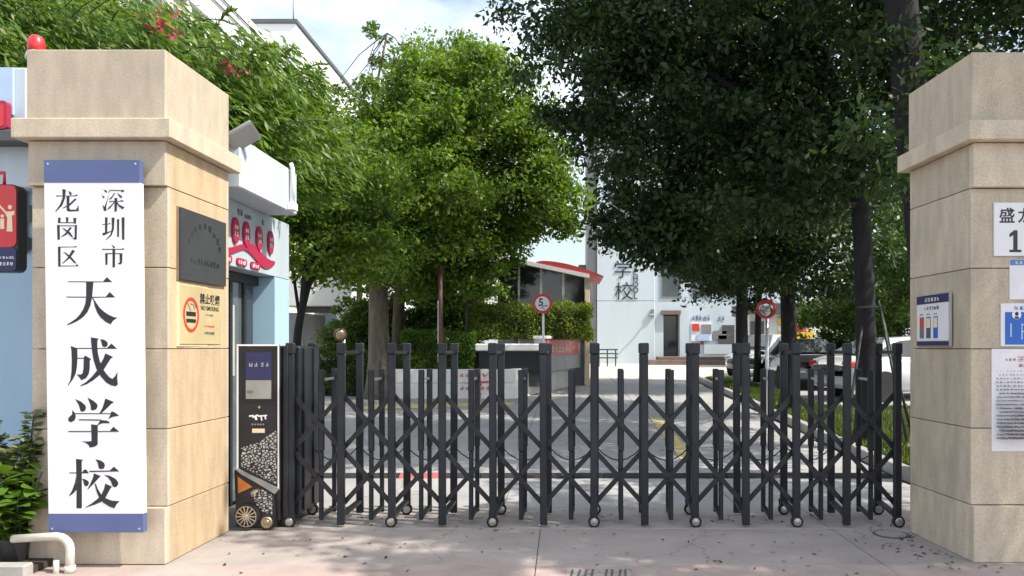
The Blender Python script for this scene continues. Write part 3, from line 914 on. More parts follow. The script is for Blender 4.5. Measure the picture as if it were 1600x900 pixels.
YF = 5.708
def on_f(name, polys, t0, t1, mt, parent): return plates(name, polys, (0, YF, 0), FX, FZ, t0, t1, mt, parent)
def fr(px, py): return (X_(px, YF), Z_(py, YF))
ap = thing('address_plate', (3.45, YF, fr(0, 400)[1]), 'white street address plate with bold black characters on the right pillar', 'sign')
a0, a1 = fr(1552, 400), fr(1552, 317)
on_f('panel', [rect(a0[0], a0[1], a0[0] + .62, a1[1])], 0, .012, M['board'], ap)
text('lettering', '盛', .12, (a0[0] + .095, YF - .0125, a0[1] + .29), FX, FZ, M['ink'], ap, bold=.0015)
text('lettering', '龙', .12, (a0[0] + .235, YF - .0125, a0[1] + .29), FX, FZ, M['ink'], ap, bold=.0015)
u_, v_ = a0[0] + .155, a0[1] + .045
on_f('number', [[(u_ - .014, v_), (u_ + .018, v_), (u_ + .018, v_ + .145), (u_ - .006, v_ + .145), (u_ - .042, v_ + .118), (u_ - .042, v_ + .092), (u_ - .014, v_ + .108)], rect(u_ - .042, v_ - .018, u_ + .046, v_)], .012, .0132, M['ink'], ap)
qs = thing('pasted_sheet', (3.55, YF, fr(0, 468)[1]), 'small pasted sheet with a blue header under the address plate', 'notice')
b0, b1 = fr(1577, 468), fr(1577, 405)
on_f('sheet', [rect(b0[0], b0[1], b0[0] + .27, b1[1])], 0, .004, M['paper'], qs)
on_f('header', [rect(b0[0] + .003, b1[1] - .045, b0[0] + .267, b1[1] - .003)], .004, .006, M['header_blue'], qs)
on_f('header_lettering', marks(6, b0[0] + .04, b1[1] - .036, .024, .022, .008, 61), .006, .007, M['white'], qs)
bs = thing('blue_notice', (3.55, YF, fr(0, 540)[1]), 'blue and white notice plate in the middle of the right pillar front', 'sign')
c0, c1 = fr(1563, 541), fr(1563, 474)
on_f('panel', [rect(c0[0], c0[1], c0[0] + .40, c1[1])], 0, .008, M['paper'], bs)
on_f('blue_field', [rect(c0[0] + .03, c0[1] + .012, c0[0] + .385, c1[1] - .065)], .008, .010, M['blue_sign'], bs)
on_f('lettering', marks(6, c0[0] + .10, c1[1] - .05, .032, .032, .008, 71), .008, .009, M['blue_sign'], bs)
on_f('emblem', [circ(c0[0] + .115, c1[1] - .085, .034, .034, 16)], .0102, .0118, M['white'], bs)
on_f('emblem_mark', [circ(c0[0] + .115, c1[1] - .078, .014, .016, 10), rect(c0[0] + .10, c1[1] - .115, c0[0] + .13, c1[1] - .098)], .0125, .0135, M['ink'], bs)
on_f('drawing', [rect(c0[0] + .068, c0[1] + .07, c0[0] + .078, c0[1] + .17), seg((c0[0] + .15, c0[1] + .16), (c0[0] + .26, c0[1] + .16), .008), seg((c0[0] + .15, c0[1] + .11), (c0[0] + .26, c0[1] + .11), .008), rect(c0[0] + .15, c0[1] + .05, c0[0] + .158, c0[1] + .17), rect(c0[0] + .21, c0[1] + .05, c0[0] + .218, c0[1] + .17)], .010, .0115, M['pale_blue'], bs)
np_ = thing('paper_notice', (3.55, YF, fr(0, 705)[1]), 'large white printed paper notice pasted low on the right pillar front', 'notice')
d0, d1 = fr(1549, 705), fr(1549, 545)
on_f('sheet', [rect(d0[0], d0[1], d0[0] + .52, d1[1])], 0, .003, M['paper'], np_)
tl = []
for k in range(19):
    tl += marks((15, 12, 16, 9, 14)[k % 5], d0[0] + .035 + .02 * (k % 5 == 1), d1[1] - .17 - k * .0275, .012, .011, .014, 100 + k)[::2]
on_f('body_lettering', tl, .003, .0034, M['faint_print'], np_)
on_f('heading', marks(3, d0[0] + .10, d1[1] - .09, .022, .022, .006, 91), .003, .004, M['grey_print'], np_)
on_f('red_heading', marks(5, d0[0] + .19, d1[1] - .095, .045, .042, .006, 92) + marks(6, d0[0] + .20, d1[1] - .135, .03, .026, .006, 93), .003, .004, M['crimson'], np_)

# ================================================================== RETRACTABLE GATE
gt = thing('retractable_gate', (0, 7.0, 0), 'charcoal folding gate with crossed lattice bars closing the driveway', 'gate')
x0g, stp, YFr, YBk = -1.966, .4477, 6.80, 7.30
xi = lambda i: x0g + stp * i
def post(x, y, w, d, z0, z1, cap):
    parts = [box('post', x - w / 2, x + w / 2, y - d / 2, y + d / 2, z0, z1 - (.10 if cap else 0), M['gate'], gt, .006)]
    if cap:
        cp = box('post_cap', x - w / 2 - .006, x + w / 2 + .006, y - d / 2 - .006, y + d / 2 + .006, z1 - .0995, z1, M['gate'], parts[0], .008)
    return parts[0]
proto = {}
def put_post(key, x, y, *a):
    if key not in proto:
        o = post(x, y, *a); proto[key] = (o, WL[o] - V(x, y, 0), o.children[0] if o.children else None)
        return o
    o, off, cp = proto[key]
    c = dup(o, off + V(x, y, 0), gt)
    c.rotation_euler = (random.uniform(-.002, .002), random.uniform(-.004, .004), random.uniform(-.03, .03))
    if cp: dup(cp, WL[c] + (WL[cp] - WL[o]), c)
    return c
wheel_proto = None
def put_wheel(x, y, r=.052):
    global wheel_proto
    if wheel_proto is None:
        tyre = add_bm('wheel', lathe([(r * .55, -.022), (r, -.018), (r, .018), (r * .55, .022)], (x, y, r), 'y', 20), M['rubber'], gt, False)
        hub = add_bm('hub', lathe([(.001, -.030), (r * .62, -.027), (r * .68, -.0225), (r * .68, -.0215)], (x, y, r), 'y', 16), M['chrome'], tyre)
        fork = add('fork', *merge([bar_geo((x - .012, y + .025, r + .03), (x - .012, y + .05, .14), .05, .02)]), M['gate'], gt)
        wheel_proto = (tyre, hub, fork, V(x, y, 0))
        return
    a, b, f, p = wheel_proto
    d = V(x, y, 0) - p
    c = dup(a, WL[a] + d, gt)
    dup(b, WL[b] + d, c)
    dup(f, WL[f] + d, gt)
for i in range(-1, 12):
    wh = i % 2 != 0
    for yy, dx in ((YFr, 0), (YBk, .033)):
        put_post('tw' if wh else 't', xi(i) + dx, yy, .065, .045, .085 if wh else .018, 1.63, True)
        if wh: put_wheel(xi(i) + dx, yy - (.02 if yy == YFr else 0))
    bar('foot_bar', (xi(i), YFr + .03, .10), (xi(i) + .033, YBk - .03, .13), .05, .03, M['gate2'], gt, (0, 0, 1))
    bar('top_link', (xi(i), YFr + .024, 1.545), (xi(i) + .033, YBk - .024, 1.545), .03, .03, M['gate2'], gt, (0, 0, 1))
for i in range(-1, 11):
    xm = xi(i) + stp / 2 + .022
    for yy, dx in ((6.885, 0), (7.215, .018)):
        o = put_post('su', xm + dx, yy, .052, .036, .66, 1.39, False)
        put_post('sl', xm + dx, yy, .040, .028, .045, .6595, False)
    bar('foot_bar', (xm, 6.90, .075), (xm + .018, 7.20, .095), .04, .024, M['gate2'], gt, (0, 0, 1))
    bar('clip', (xm, 6.905, 1.30), (xm + .016, 7.195, 1.30), .016, .022, M['alu'], gt, (0, 0, 1))
zt, zm, zb = 1.175, .682, .19
def lat(i0, za, i1, zb_, yy):
    bar('lattice_bar', (xi(i0), yy, za), (xi(i1), yy, zb_), .042, .013, M['gate2'], gt)
for i in range(-1, 10):
    lat(i, zt, i + 2, zb, 6.832)
    lat(i + 2, zt, i, zb, 6.8475)
for a, b, c, d, yy in ((-1, zm, 0, zb, 6.832), (10, zt, 11, zm, 6.832), (0, zt, -1, zm, 6.8475), (11, zm, 10, zb, 6.8475)):
    lat(a, b, c, d, yy)
# pivot bolts where bars cross
pv = None
for i in range(-1, 11):
    for zz in ((zt + zm) / 2, (zm + zb) / 2):
        p = V(xi(i) + stp / 2, 6.822, zz)
        if pv is None:
            pv = add_bm('pivot_bolt', lathe([(.001, -.008), (.012, -.006), (.014, .004)], p, 'y', 8), M['gate'], gt)
        else: dup(pv, p + (WL[pv] - pv0), gt)
        if i == -1 and zz > .8: pv0 = p.copy()
# sagging chain along the back row
pts = []
for i in range(-1, 11):
    for k in range(6):
        t_ = k / 6
        pts.append(V(xi(i) + .033 + stp * t_, YBk - .035, .66 - .14 * (1 - (2 * t_ - 1) ** 2)))
tube('cable', pts, .006, M['black'], gt, 5)

# ------------------------------------------------------------------ drive unit of the gate
YD = 6.72
def dp(px, py): return (X_(px, YD), Z_(py, YD))
du = box('drive_unit', X_(371, YD), X_(437, YD), YD + .002, 7.42, .07, 1.605, M['black'], gt, .01)
def on_d(name, polys, t0, t1, mt): return plates(name, [[dp(*q) for q in p] for p in polys], (0, YD, 0), FX, FZ, t0, t1, mt, du)
on_d('front_panel', [[(371, 538), (437, 538), (437, 764), (371, 732)]], -.001, .012, M['gate'])
on_d('white_frame', [[(371, 538), (437, 538), (437, 540.6), (371, 540.6)], [(371, 540.7), (373.3, 540.7), (373.3, 733), (371, 732)], [(434.8, 540.7), (437, 540.7), (437, 764), (434.8, 763)]], .012, .016, M['white'])
on_d('screen_bezel', [[(383, 547), (427.5, 547), (427.5, 626), (383, 626)]], .012, .018, M['black'])
on_d('screen_upper', [[(385.5, 550.5), (425, 550.5), (425, 593.5), (385.5, 593.5)]], .018, .0195, M['navy'])
on_d('screen_lower', [[(385.5, 594), (425, 594), (425, 623), (385.5, 623)]], .018, .0195, M['lid'])
mk = [[(a, 560 - b) for a, b in p] for p in marks(2, 390, -13, 6.5, 7, 1.2, 201) + marks(2, 409, -13, 5.5, 7, 1.8, 202)]
on_d('screen_lettering', mk, .0195, .0205, M['alu'])
on_d('screen_drawing', [circ(392, 612, 5.5, 2.5, 14)], .0195, .0205, M['grey_print'])
on_d('emblem', [circ(404.5, 637, 5.2, 5.2, 18)], .012, .0135, M['black'])
on_d('emblem_ring', [circ(406, 636, 2.0, 2.2, 12)], .014, .0148, M['lid'])
on_d('logo', [seg((390, 650), (397, 649), 2.2), seg((395, 652), (404, 648), 2.0), [(398, 652), (402, 650), (403, 656), (400, 656)], seg((404, 650), (418, 649), 2.2), seg((409, 651), (410, 657), 2), seg((415, 650), (416, 655), 2)], .012, .014, M['white'])
on_d('small_lettering', [[(a, 664 - b) for a, b in p] for p in marks(5, 394, 0, 3, 2.6, 1.2, 205)], .012, .0135, M['alu'])
on_d('label', [[(395, 669.5), (414.5, 669.5), (414.5, 676), (395, 676)]], .012, .0135, M['cream'])
on_d('animal_print', [[(378, 700), (390, 694), (405, 692), (418, 682), (433, 672), (433, 756), (415, 748), (397, 738), (378, 728)]], .012, .0135, M['leopard'])
on_d('silver_strip', [[(367, 730), (372, 731), (438.5, 763), (431, 771), (400, 752), (380, 741)]], .012, .030, M['lid'])
on_d('bumper', [[(368, 734), (380, 742), (430, 772), (434, 822), (371, 822)]], .004, .024, M['gate'])
on_d('bumper_print', [[(392, 768), (400, 763), (408, 762), (427, 773), (427, 804), (412, 798), (404, 790)]], .024, .0255, M['leopard'])
on_d('reflector', [[(373.5, 744), (396, 760), (374, 770)]], .024, .028, M['orange'])
on_d('yellow_sticker', [[(396, 770), (402, 764), (406, 766), (400, 772)]], .0258, .0275, M['gold'])
def spoked(cx, cy, r, yy, parent):
    c = V(X_(cx, yy), yy, Z_(cy, yy))
    ty = add_bm('drive_wheel', lathe([(r * .80, -.030), (r, -.024), (r, .03), (r * .8, .034)], c, 'y', 28), M['rubber'], parent)
    geo = []
    for k in range(14):
        a = 2 * math.pi * k / 14
        e = V(math.cos(a), 0, math.sin(a))
        geo.append(bar_geo(c + e * r * .16 + V(0, -.036, 0), c + e * r * .84 + V(0, -.033, 0), r * .09, .008, (0, 1, 0)))
    bm = lathe([(.001, -.046), (r * .16, -.044), (r * .2, -.034)], c, 'y', 14)
    geo.append(([v.co.copy() for v in bm.verts], [[v.index for v in f.verts] for f in (bm.verts.index_update() or bm.faces)]))
    bm.free()
    for k in range(28):
        a, b = 2 * math.pi * k / 28, 2 * math.pi * (k + 1) / 28
        geo.append(bar_geo(c + V(math.cos(a), 0, math.sin(a)) * r * .84 + V(0, -.033, 0), c + V(math.cos(b), 0, math.sin(b)) * r * .84 + V(0, -.033, 0), r * .06, .008, (0, 1, 0)))
    add('spokes', *merge(geo), M['chrome'], ty) if False else add('wheel_spokes', *merge(geo), M['chrome'], parent)
    return ty
spoked(387, 806, .104, YD - .035, du)
cw = V(X_(418.5, 6.70), 6.70, .068)
add_bm('castor', lathe([(.04, -.03), (.068, -.025), (.068, .02), (.04, .03)], cw, 'y', 22), M['rubber'], du)
add_bm('castor_hub', lathe([(.001, -.044), (.022, -.042), (.026, -.036), (.045, -.038), (.052, -.03)], cw, 'y', 18), M['brass'], du)
# stepped side columns of the unit
box('side_housing', X_(437.5, YD), -2.355, 6.862, 7.42, .09, 1.598, M['gate'], gt, .01)
box('side_rib', -2.354, -2.340, 6.95, 7.02, .12, 1.58, M['gate2'], gt, .003)
box('side_rib', -2.354, -2.340, 7.22, 7.29, .12, 1.58, M['gate2'], gt, .003)
box('front_post', X_(438.5, YD), X_(447, YD), 6.76, 6.861, .09, 1.60, M['gate'], gt, .006)

# ================================================================== GUARD HOUSE behind the left pillar
gh = thing('guard_house', (-5.5, 7.9, 0), 'pale blue guard house with white canopy and dark glass door behind the left pillar', 'building')
box('wall', -9.5, -3.52, 6.95, 8.83, -.03, 3.44, M['sky_blue'], gh)
box('lintel', -3.515, -3.15, 6.96, 8.826, 2.36, 2.998, M['lintel'], gh, .006)
box('pier', -3.515, -3.15, 8.40, 8.826, -.03, 2.357, M['sky_blue'], gh, .006)
box('canopy', -9.6, -2.85, 6.78, 8.22, 3.0, 3.45, M['canopy_white'], gh, .012)
box('roof_slab', -9.55, -3.2, 6.9, 8.9, 3.452, 3.56, M['canopy_white'], gh)
box('parapet', -9.6, -4.70, 6.72, 6.86, 3.47, 4.04, M['canopy_white'], gh, .01)
box('soffit_ledge', -9.6, -4.0, 6.60, 6.94, 3.36, 3.466, M['dgrey_panel'], gh, .01)
# poster panels on the parapet
box('sky_poster', X_(-60, 6.70), X_(21, 6.70), 6.69, 6.715, 3.62, 4.03, M['pale_blue'], gh)
# glass doors
box('door_frame', -3.40, -3.33, 6.97, 8.398, 2.26, 2.355, M['dark_steel'], gh)
yy = 6.98
for k, w in enumerate((.36, .34, .34, .30)):
    box('door_frame', -3.40, -3.33, yy, yy + .06, .0, 2.258, M['dark_steel'], gh)
    pn = box('door_pane', -3.38, -3.36, yy + .062, yy + w - .002, .02, 2.256, M['glass_dark'] if k != 2 else M['glass_grey'], gh)
    if k == 2: box('curtain', -3.355, -3.350, yy + .10, yy + w * .45, 1.30, 2.02, M['curtain'], gh)
    yy += w
# graphics on the lintel
XG = -3.148
for k, (px, py) in enumerate(((366, 360), (383, 367), (403, 373), (421, 378))):
    Yc = -XG * FPX / (PX - px) * 1.0
    Yc = XG * FPX / (px - PX)
    zc = 2.71
    ov = plate('red_badge', circ(Yc, zc, .075, .125, 24), (XG, 0, 0), RX, FZ, 0, .022, M['crimson'], gh)
    for q in range(2):
        plates('badge_lettering', marks(2, Yc - .038, zc + .01 - .062 * q, .034, .045, .008, 300 + 7 * k + q), (XG, 0, 0), RX, FZ, .022, .024, M['white'], ov)
wave_t, wave_b = [], []
for k in range(25):
    t_ = k / 24
    yc = 6.98 + 1.38 * t_
    zc = 2.545 - .05 * math.sin(t_ * 8.5 + .6) - .02 * t_
    hw = .016 + .055 * max(0, math.sin((t_ - .38) / .62 * math.pi)) if t_ > .38 else .018 + .015 * (1 - t_)
    wave_t.append((yc, zc + hw)); wave_b.append((yc, zc - hw))
plate('red_ribbon', wave_t + wave_b[::-1], (XG, 0, 0), RX, FZ, 0, .012, M['crimson'], gh)
for k, yc in enumerate((7.16, 7.50, 7.83)):
    ov = plate('red_label', rrect(yc - .115, 2.385, yc + .115, 2.455, .033), (XG, 0, 0), RX, FZ, 0, .014, M['crimson'], gh)
    plates('label_lettering', marks(4, yc - .085, 2.40, .032, .04, .01, 340 + k), (XG, 0, 0), RX, FZ, .014, .016, M['white'], ov)
for k, (y_, z_, w_, h_) in enumerate(((7.0, 2.86, .06, .09), (7.08, 2.86, .06, .09), (7.42, 2.875, .05, .06), (7.49, 2.875, .05, .06), (7.58, 2.87, .03, .045), (7.62, 2.87, .03, .045), (7.66, 2.87, .03, .045), (7.70, 2.87, .03, .045), (8.02, 2.87, .05, .07))):
    plates('black_character', marks(1, y_, z_, w_, h_, 0, 350 + k), (XG, 0, 0), RX, FZ, 0, .01, M['grey_print'], gh)
tube('drain_pipe', [V(-2.83, 7.98, 3.50), V(-2.81, 7.98, 3.44), V(-2.81, 7.98, 3.08)], .022, M['white'], gh, 8)
box('pipe_box', -2.848, -2.78, 7.93, 8.05, 3.01, 3.09, M['white'], gh, .006)
box('skirting', -3.149, -3.13, 8.41, 8.82, 0, .5, M['canopy_white'], gh)

# ------------------------------------------------------------------ red light box sign and bits at the left edge
rs = thing('light_box_sign', (-4.55, 5.95, 2.0), 'red rounded light box sign with cream figures at the left edge', 'sign')
YS = 5.90
x1s = X_(28, YS)
z0s, z1s = Z_(425, YS), Z_(288, YS)
plate('housing', rrect(x1s - .62, z0s, x1s, z1s, .05), (0, YS, 0), FX, FZ, -.10, 0, M['ink'], rs)
plate('red_face', rrect(x1s - .61, z0s + .19, x1s - .008, z1s - .008, .045), (0, YS, 0), FX, FZ, 0, .008, M['red'], rs)
plate('navy_face', rrect(x1s - .61, z0s + .008, x1s - .008, z0s + .188, .03), (0, YS, 0), FX, FZ, 0, .008, M['navy'], rs)
def sp(px, py): return (X_(px, YS), Z_(py, YS))
fig = [[circ(17, 324, 3.2, 3.6, 12)], [[(11, 331), (24, 330), (24, 336), (20, 337), (21, 362), (12, 362), (13, 340), (10, 335)]], [[(-6, 328), (1, 320), (12, 332), (11, 335), (1, 324), (-6, 332)]], [circ(5, 338, 2.6, 2.6, 10)], [[(2, 342), (8, 342), (8, 358), (2, 358)]]]
for k, f in enumerate(fig):
    plates('cream_figure', [[sp(*q) for q in p] for p in f], (0, YS, 0), FX, FZ, .008, .0105 + .0002 * k, M['cream'], rs)
plates('lettering', [[(x1s - .16 + a, z0s + .10 + b) for a, b in p] for p in marks(6, 0, 0, .018, .022, .006, 401)] + [[(x1s - .16 + a, z0s + .05 + b) for a, b in p] for p in marks(5, 0, 0, .020, .028, .008, 402)], (0, YS, 0), FX, FZ, .008, .0095, M['white'], rs)
tube('hanger', [V(x1s - .14, YS + .05, z1s - .01), V(x1s - .14, YS + .05, z1s + .10), V(x1s - .7, YS + .05, z1s + .10)], .014, M['red'], rs, 6)
tube('post', [V(x1s - .31, YS + .05, z0s + .01), V(x1s - .31, YS + .05, -.02)], .022, M['grey_panel'], rs, 8)
al = thing('alarm_box', (X_(2, 6.62), 6.62, 3.47), 'dark red rounded alarm box on the ledge at the left edge', 'alarm')
plate('case', rrect(X_(-22, 6.6), 3.47, X_(10, 6.6), Z_(157, 6.6), .03), (0, 6.6, 0), FX, FZ, -.06, 0, M['crimson'], al)
plate('grille', rrect(X_(-18, 6.6), 3.49, X_(6, 6.6), Z_(163, 6.6), .02), (0, 6.6, 0), FX, FZ, 0, .006, M['red'], al)
mb = thing('meter_box', (X_(38, 6.9), 6.9, 1.9), 'small grey meter box with pipe on the blue guard house wall', 'meter box')
box('case', X_(28, 6.9), X_(46, 6.9), 6.86, 6.949, Z_(345, 6.9), Z_(320, 6.9), M['grey_panel'], mb, .006)
box('case', X_(32, 6.9), X_(44, 6.9), 6.88, 6.949, Z_(390, 6.9), Z_(370, 6.9), M['dgrey_panel'], mb, .006)
tube('conduit', [V(X_(38, 6.9), 6.93, Z_(320, 6.9) + .9), V(X_(38, 6.9), 6.93, Z_(395, 6.9))], .012, M['grey_panel'], mb, 6)

# ------------------------------------------------------------------ planting, pipe and kerb at the bottom left
pi = thing('drain_pipe', (X_(108, 5.40), 5.45, 0), 'old white plastic drain pipe bending into the ground at the left pillar', 'pipe')
e = P(108, 850, 5.42)
pts = [P(20, 842, 5.44), P(88, 838, 5.44)]
for k in range(1, 6):
    a = math.radians(90 - 18 * k)
    pts.append(V(e.x - .075 + .09 * math.cos(a) - .015, 5.43, Z_(838, 5.44) - .09 + .09 * math.sin(a)))
pts.append(V(pts[-1].x, 5.43, -.03))
tube('pipe', pts, .029, M['pvc'], pi, 12)
tube('coupling', [V(pts[-1].x, 5.43, .05), V(pts[-1].x, 5.43, .0)], .036, M['pvc'], pi, 12)
tube('short_stub', [V(X_(88, 5.42), 5.42, -.02), V(X_(88, 5.42), 5.42, .09)], .02, M['pvc'], pi, 8)
ke = thing('planter_edge', (-4.5, 5.4, 0), 'low concrete edging along the potted plants at bottom left', 'kerb')
for k in range(4):
    box('edging_stone', -3.72 - .5 * (k + 1) + .008, -3.72 - .5 * k, 5.30, 5.40, -.02, .085, M['kerb'], ke, .01)
box('soil_bed', -5.7, -3.73, 5.402, 6.2, -.02, .05, M['soil'], ke)
def pot_plant(name, px, Y, h, spread, nl, leaf, lm, label, aspect=.5, big=False):
    b = V(X_(px, Y), Y, .05)
    t = thing(name, b, label, 'plant')
    add_bm('pot', lathe([(.001, .0), (.08, .0), (.10, .15), (.11, .15), (.11, .17), (.09, .17), (.09, .14), (.001, .14)], b, 'z', 18), M['black'], t)
    stems = []
    for k in range(9):
        a = random.uniform(0, 6.28); r = random.uniform(.3, 1) * spread
        tip = b + V(math.cos(a) * r, math.sin(a) * r, h * random.uniform(.65, 1.0))
        p = [b + V(0, 0, .10), b.lerp(tip, .5) + V(0, 0, .08), tip]
        tube('stem', p, [.012, .009, .005], M['stake'], t, 5)
        stems.append(p)
    n = nl
    pos, dr = [], []
    for k in range(n):
        p = random.choice(stems)
        u = random.uniform(.12, 1.05)
        q = p[0].lerp(p[1], u * 2) if u < .5 else p[1].lerp(p[2], u * 2 - 1)
        a = random.uniform(0, 6.28)
        d = V(math.cos(a), math.sin(a), random.uniform(-.2, .7))
        pos.append(q + d * leaf * .55); dr.append(d)
    if not big:
        nr = unit(n); nr[:, 2] += 1.2
        L = leaf * rng.uniform(.6, 1.3, n)
        leaf_mesh('foliage', np.array(pos), np.array(dr), nr, L, L * aspect, lm, t, 'stuff')
    else:
        # each broad leaf is a mesh object sharing one curled outline
        vs, fs = [], []
        for i in range(6):
            u = i / 5
            wv = .5 * aspect * math.sin(math.pi * min(1, u * .92 + .04)) ** .8
            for s_ in (-1, 0, 1): vs.append((u - .5, s_ * wv, -.25 * (u - .4) ** 2 + (.10 * wv if s_ else 0)))
        for i in range(5):
            for c_ in range(2): fs.append([i * 3 + c_, i * 3 + c_ + 1, i * 3 + c_ + 4, i * 3 + c_ + 3])
        me = bpy.data.meshes.new('leaf'); me.from_pydata(vs, [], fs); me.materials.append(lm)
        me.polygons.foreach_set('use_smooth', [True] * len(fs))
        for q, d in zip(pos, dr):
            o = bpy.data.objects.new('leaf', me); COL.objects.link(o); o.parent = t
            o.location = q - b
            e_ = d.to_track_quat('X', 'Z').to_euler(); e_.x += random.uniform(-.6, .6)
            o.rotation_euler = e_
            o.scale = (leaf * random.uniform(.7, 1.3),) * 3
    return t
pot_plant('potted_shrub', 30, 5.70, 1.12, .22, 1500, .085, M['leaf_croton'], 'speckled leafy shrub behind, rising above the broad-leaved plant at left', .55)
pot_plant('potted_plant', 22, 5.56, .72, .26, 290, .125, M['leaf_pot'], 'glossy broad-leaved green plant in a black pot at the bottom left', .55, True)
pot_plant('potted_shrub', -25, 5.75, 1.10, .24, 1100, .085, M['leaf_croton'], 'speckled shrub cut by the left picture edge', .55)

# ------------------------------------------------------------------ marks on the forecourt
tr = thing('gate_track', (0, 6.72, 0), 'thin worn steel guide strip in the paving under the folding gate', 'gate track')
x = -2.85
while x < 2.9:
    box('track_bar', x + .004, min(x + 1.2, 2.95), 6.725, 6.755, -.01, .0055, M['kerb'], tr)
    x += 1.2
mh = thing('manhole_cover', (X_(1385, 6.55), 6.55, .0), 'small round iron manhole cover near the foot of the right pillar', 'manhole')
cm = V(X_(1392, 6.52), 6.52, 0)
add_bm('rim', lathe([(.128, .001), (.145, .001), (.145, .008), (.128, .008)], cm, 'z', 28), M['joint'], mh)
add_bm('lid', lathe([(.001, .001), (.124, .001), (.124, .0095), (.001, .0095)], cm, 'z', 28), M['forecourt'], mh)
dg_ = thing('drain_grate', (X_(930, 5.42), 5.42, 0), 'dark slotted drain grate at the bottom of the picture', 'grate')
box('frame', X_(885, 5.42), X_(985, 5.42), 5.20, 5.50, -.01, .006, M['forecourt'], dg_)
for k in range(9):
    if k in (4,): continue
    xx = X_(893 + k * 10.5, 5.42)
    bar('slot', (xx - .012, 5.24, .0075), (xx + .012 * random.uniform(.2, 1.6), 5.48, .0075), .016, .003, M['joint'], dg_, (0, 0, 1))
NL = 260
lx = rng.uniform(-2.6, 3.6, NL); ly = rng.uniform(5.2, 7.5, NL)
edge = rng.random(NL) < .4
lx[edge] = 2.9 + rng.normal(0, .22, edge.sum()); ly[edge] = rng.uniform(5.5, 6.9, edge.sum())
k_ = ~((lx > 2.95) & (ly > 5.66))
lx, ly = lx[k_], ly[k_]; NL = len(lx)
nr = rng.normal(0, .25, (NL, 3)); nr[:, 2] = 1
dd = rng.normal(size=(NL, 3)); dd[:, 2] *= .15
lt = leaf_mesh('fallen_leaves', np.stack([lx, ly, np.full(NL, .010)], 1), dd, nr, rng.uniform(.02, .06, NL), rng.uniform(.012, .025, NL), M['litter'])
tag(lt, 'small dry brown leaves scattered over the forecourt', 'leaves', kind='stuff')

# ================================================================== TREES
# off to the right of the picture: the street tree that dapples the forecourt
tree('street_tree', (6.6, 4.2, 0), [(6.6, 4.2, 2.5), (6.4, 4.3, 5.0), (6.2, 4.2, 7.0)], .24, .12,
     [(5.6, 5.2, 6.4, 2.0, 1.6, 1.3), (7.4, 6.4, 7.4, 2.0, 1.6, 1.5), (6.6, 3.4, 7.2, 2.4, 1.6, 1.5), (8.6, 4.8, 8.4, 1.8, 2.2, 1.5), (4.9, 4.6, 7.8, 1.7, 1.2, 1.0), (7.2, 5.2, 5.7, 1.2, 1.3, .8)],
     185, 130, .14, .50, M['leaf_mid'], M['bark_grey'], 'street tree just right of the picture shading the forecourt', limbs=14)

# right-hand avenue: big dark crowns
RG = 'dark trees over the lawn'
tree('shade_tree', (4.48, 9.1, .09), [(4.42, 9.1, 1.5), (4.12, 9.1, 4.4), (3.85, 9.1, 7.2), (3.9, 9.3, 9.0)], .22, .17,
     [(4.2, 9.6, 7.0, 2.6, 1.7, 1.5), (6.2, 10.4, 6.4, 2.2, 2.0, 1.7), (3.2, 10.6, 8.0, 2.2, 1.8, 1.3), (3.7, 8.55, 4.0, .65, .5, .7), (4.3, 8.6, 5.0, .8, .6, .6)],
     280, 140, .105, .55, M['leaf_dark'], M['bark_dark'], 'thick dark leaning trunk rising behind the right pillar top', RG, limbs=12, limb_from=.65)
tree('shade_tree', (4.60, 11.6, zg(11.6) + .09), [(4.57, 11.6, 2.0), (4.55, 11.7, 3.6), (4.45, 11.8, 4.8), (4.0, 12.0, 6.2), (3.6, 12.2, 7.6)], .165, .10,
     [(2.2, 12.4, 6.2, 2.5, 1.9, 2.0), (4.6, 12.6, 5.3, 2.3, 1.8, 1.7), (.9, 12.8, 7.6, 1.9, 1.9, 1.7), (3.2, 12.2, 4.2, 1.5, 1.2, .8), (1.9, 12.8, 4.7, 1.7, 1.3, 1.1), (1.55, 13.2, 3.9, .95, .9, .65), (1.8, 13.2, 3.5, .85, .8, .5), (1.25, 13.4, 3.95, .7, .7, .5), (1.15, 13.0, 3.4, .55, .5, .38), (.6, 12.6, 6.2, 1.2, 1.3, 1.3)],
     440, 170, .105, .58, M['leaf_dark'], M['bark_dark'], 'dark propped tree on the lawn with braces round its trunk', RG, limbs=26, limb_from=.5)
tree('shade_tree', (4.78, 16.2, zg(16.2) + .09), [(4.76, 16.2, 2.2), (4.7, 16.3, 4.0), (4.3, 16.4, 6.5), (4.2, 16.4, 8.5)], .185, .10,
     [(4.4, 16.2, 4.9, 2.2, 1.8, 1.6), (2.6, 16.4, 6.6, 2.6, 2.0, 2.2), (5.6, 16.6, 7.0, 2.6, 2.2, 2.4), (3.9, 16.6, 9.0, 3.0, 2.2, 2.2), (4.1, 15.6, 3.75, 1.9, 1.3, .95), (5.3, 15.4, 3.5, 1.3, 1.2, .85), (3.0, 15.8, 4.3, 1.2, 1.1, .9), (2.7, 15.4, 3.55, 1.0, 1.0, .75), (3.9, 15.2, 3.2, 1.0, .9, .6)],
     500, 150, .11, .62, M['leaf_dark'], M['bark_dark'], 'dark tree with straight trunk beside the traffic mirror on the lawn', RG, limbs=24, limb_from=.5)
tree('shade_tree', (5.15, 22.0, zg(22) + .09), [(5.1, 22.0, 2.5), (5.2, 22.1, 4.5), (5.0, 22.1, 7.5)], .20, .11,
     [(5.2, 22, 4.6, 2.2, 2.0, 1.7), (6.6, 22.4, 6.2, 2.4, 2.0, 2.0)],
     480, 120, .125, .65, M['leaf_dark'], M['bark_dark'], 'farthest dark lawn tree in front of the white school building', RG, limbs=10, limb_from=.5)
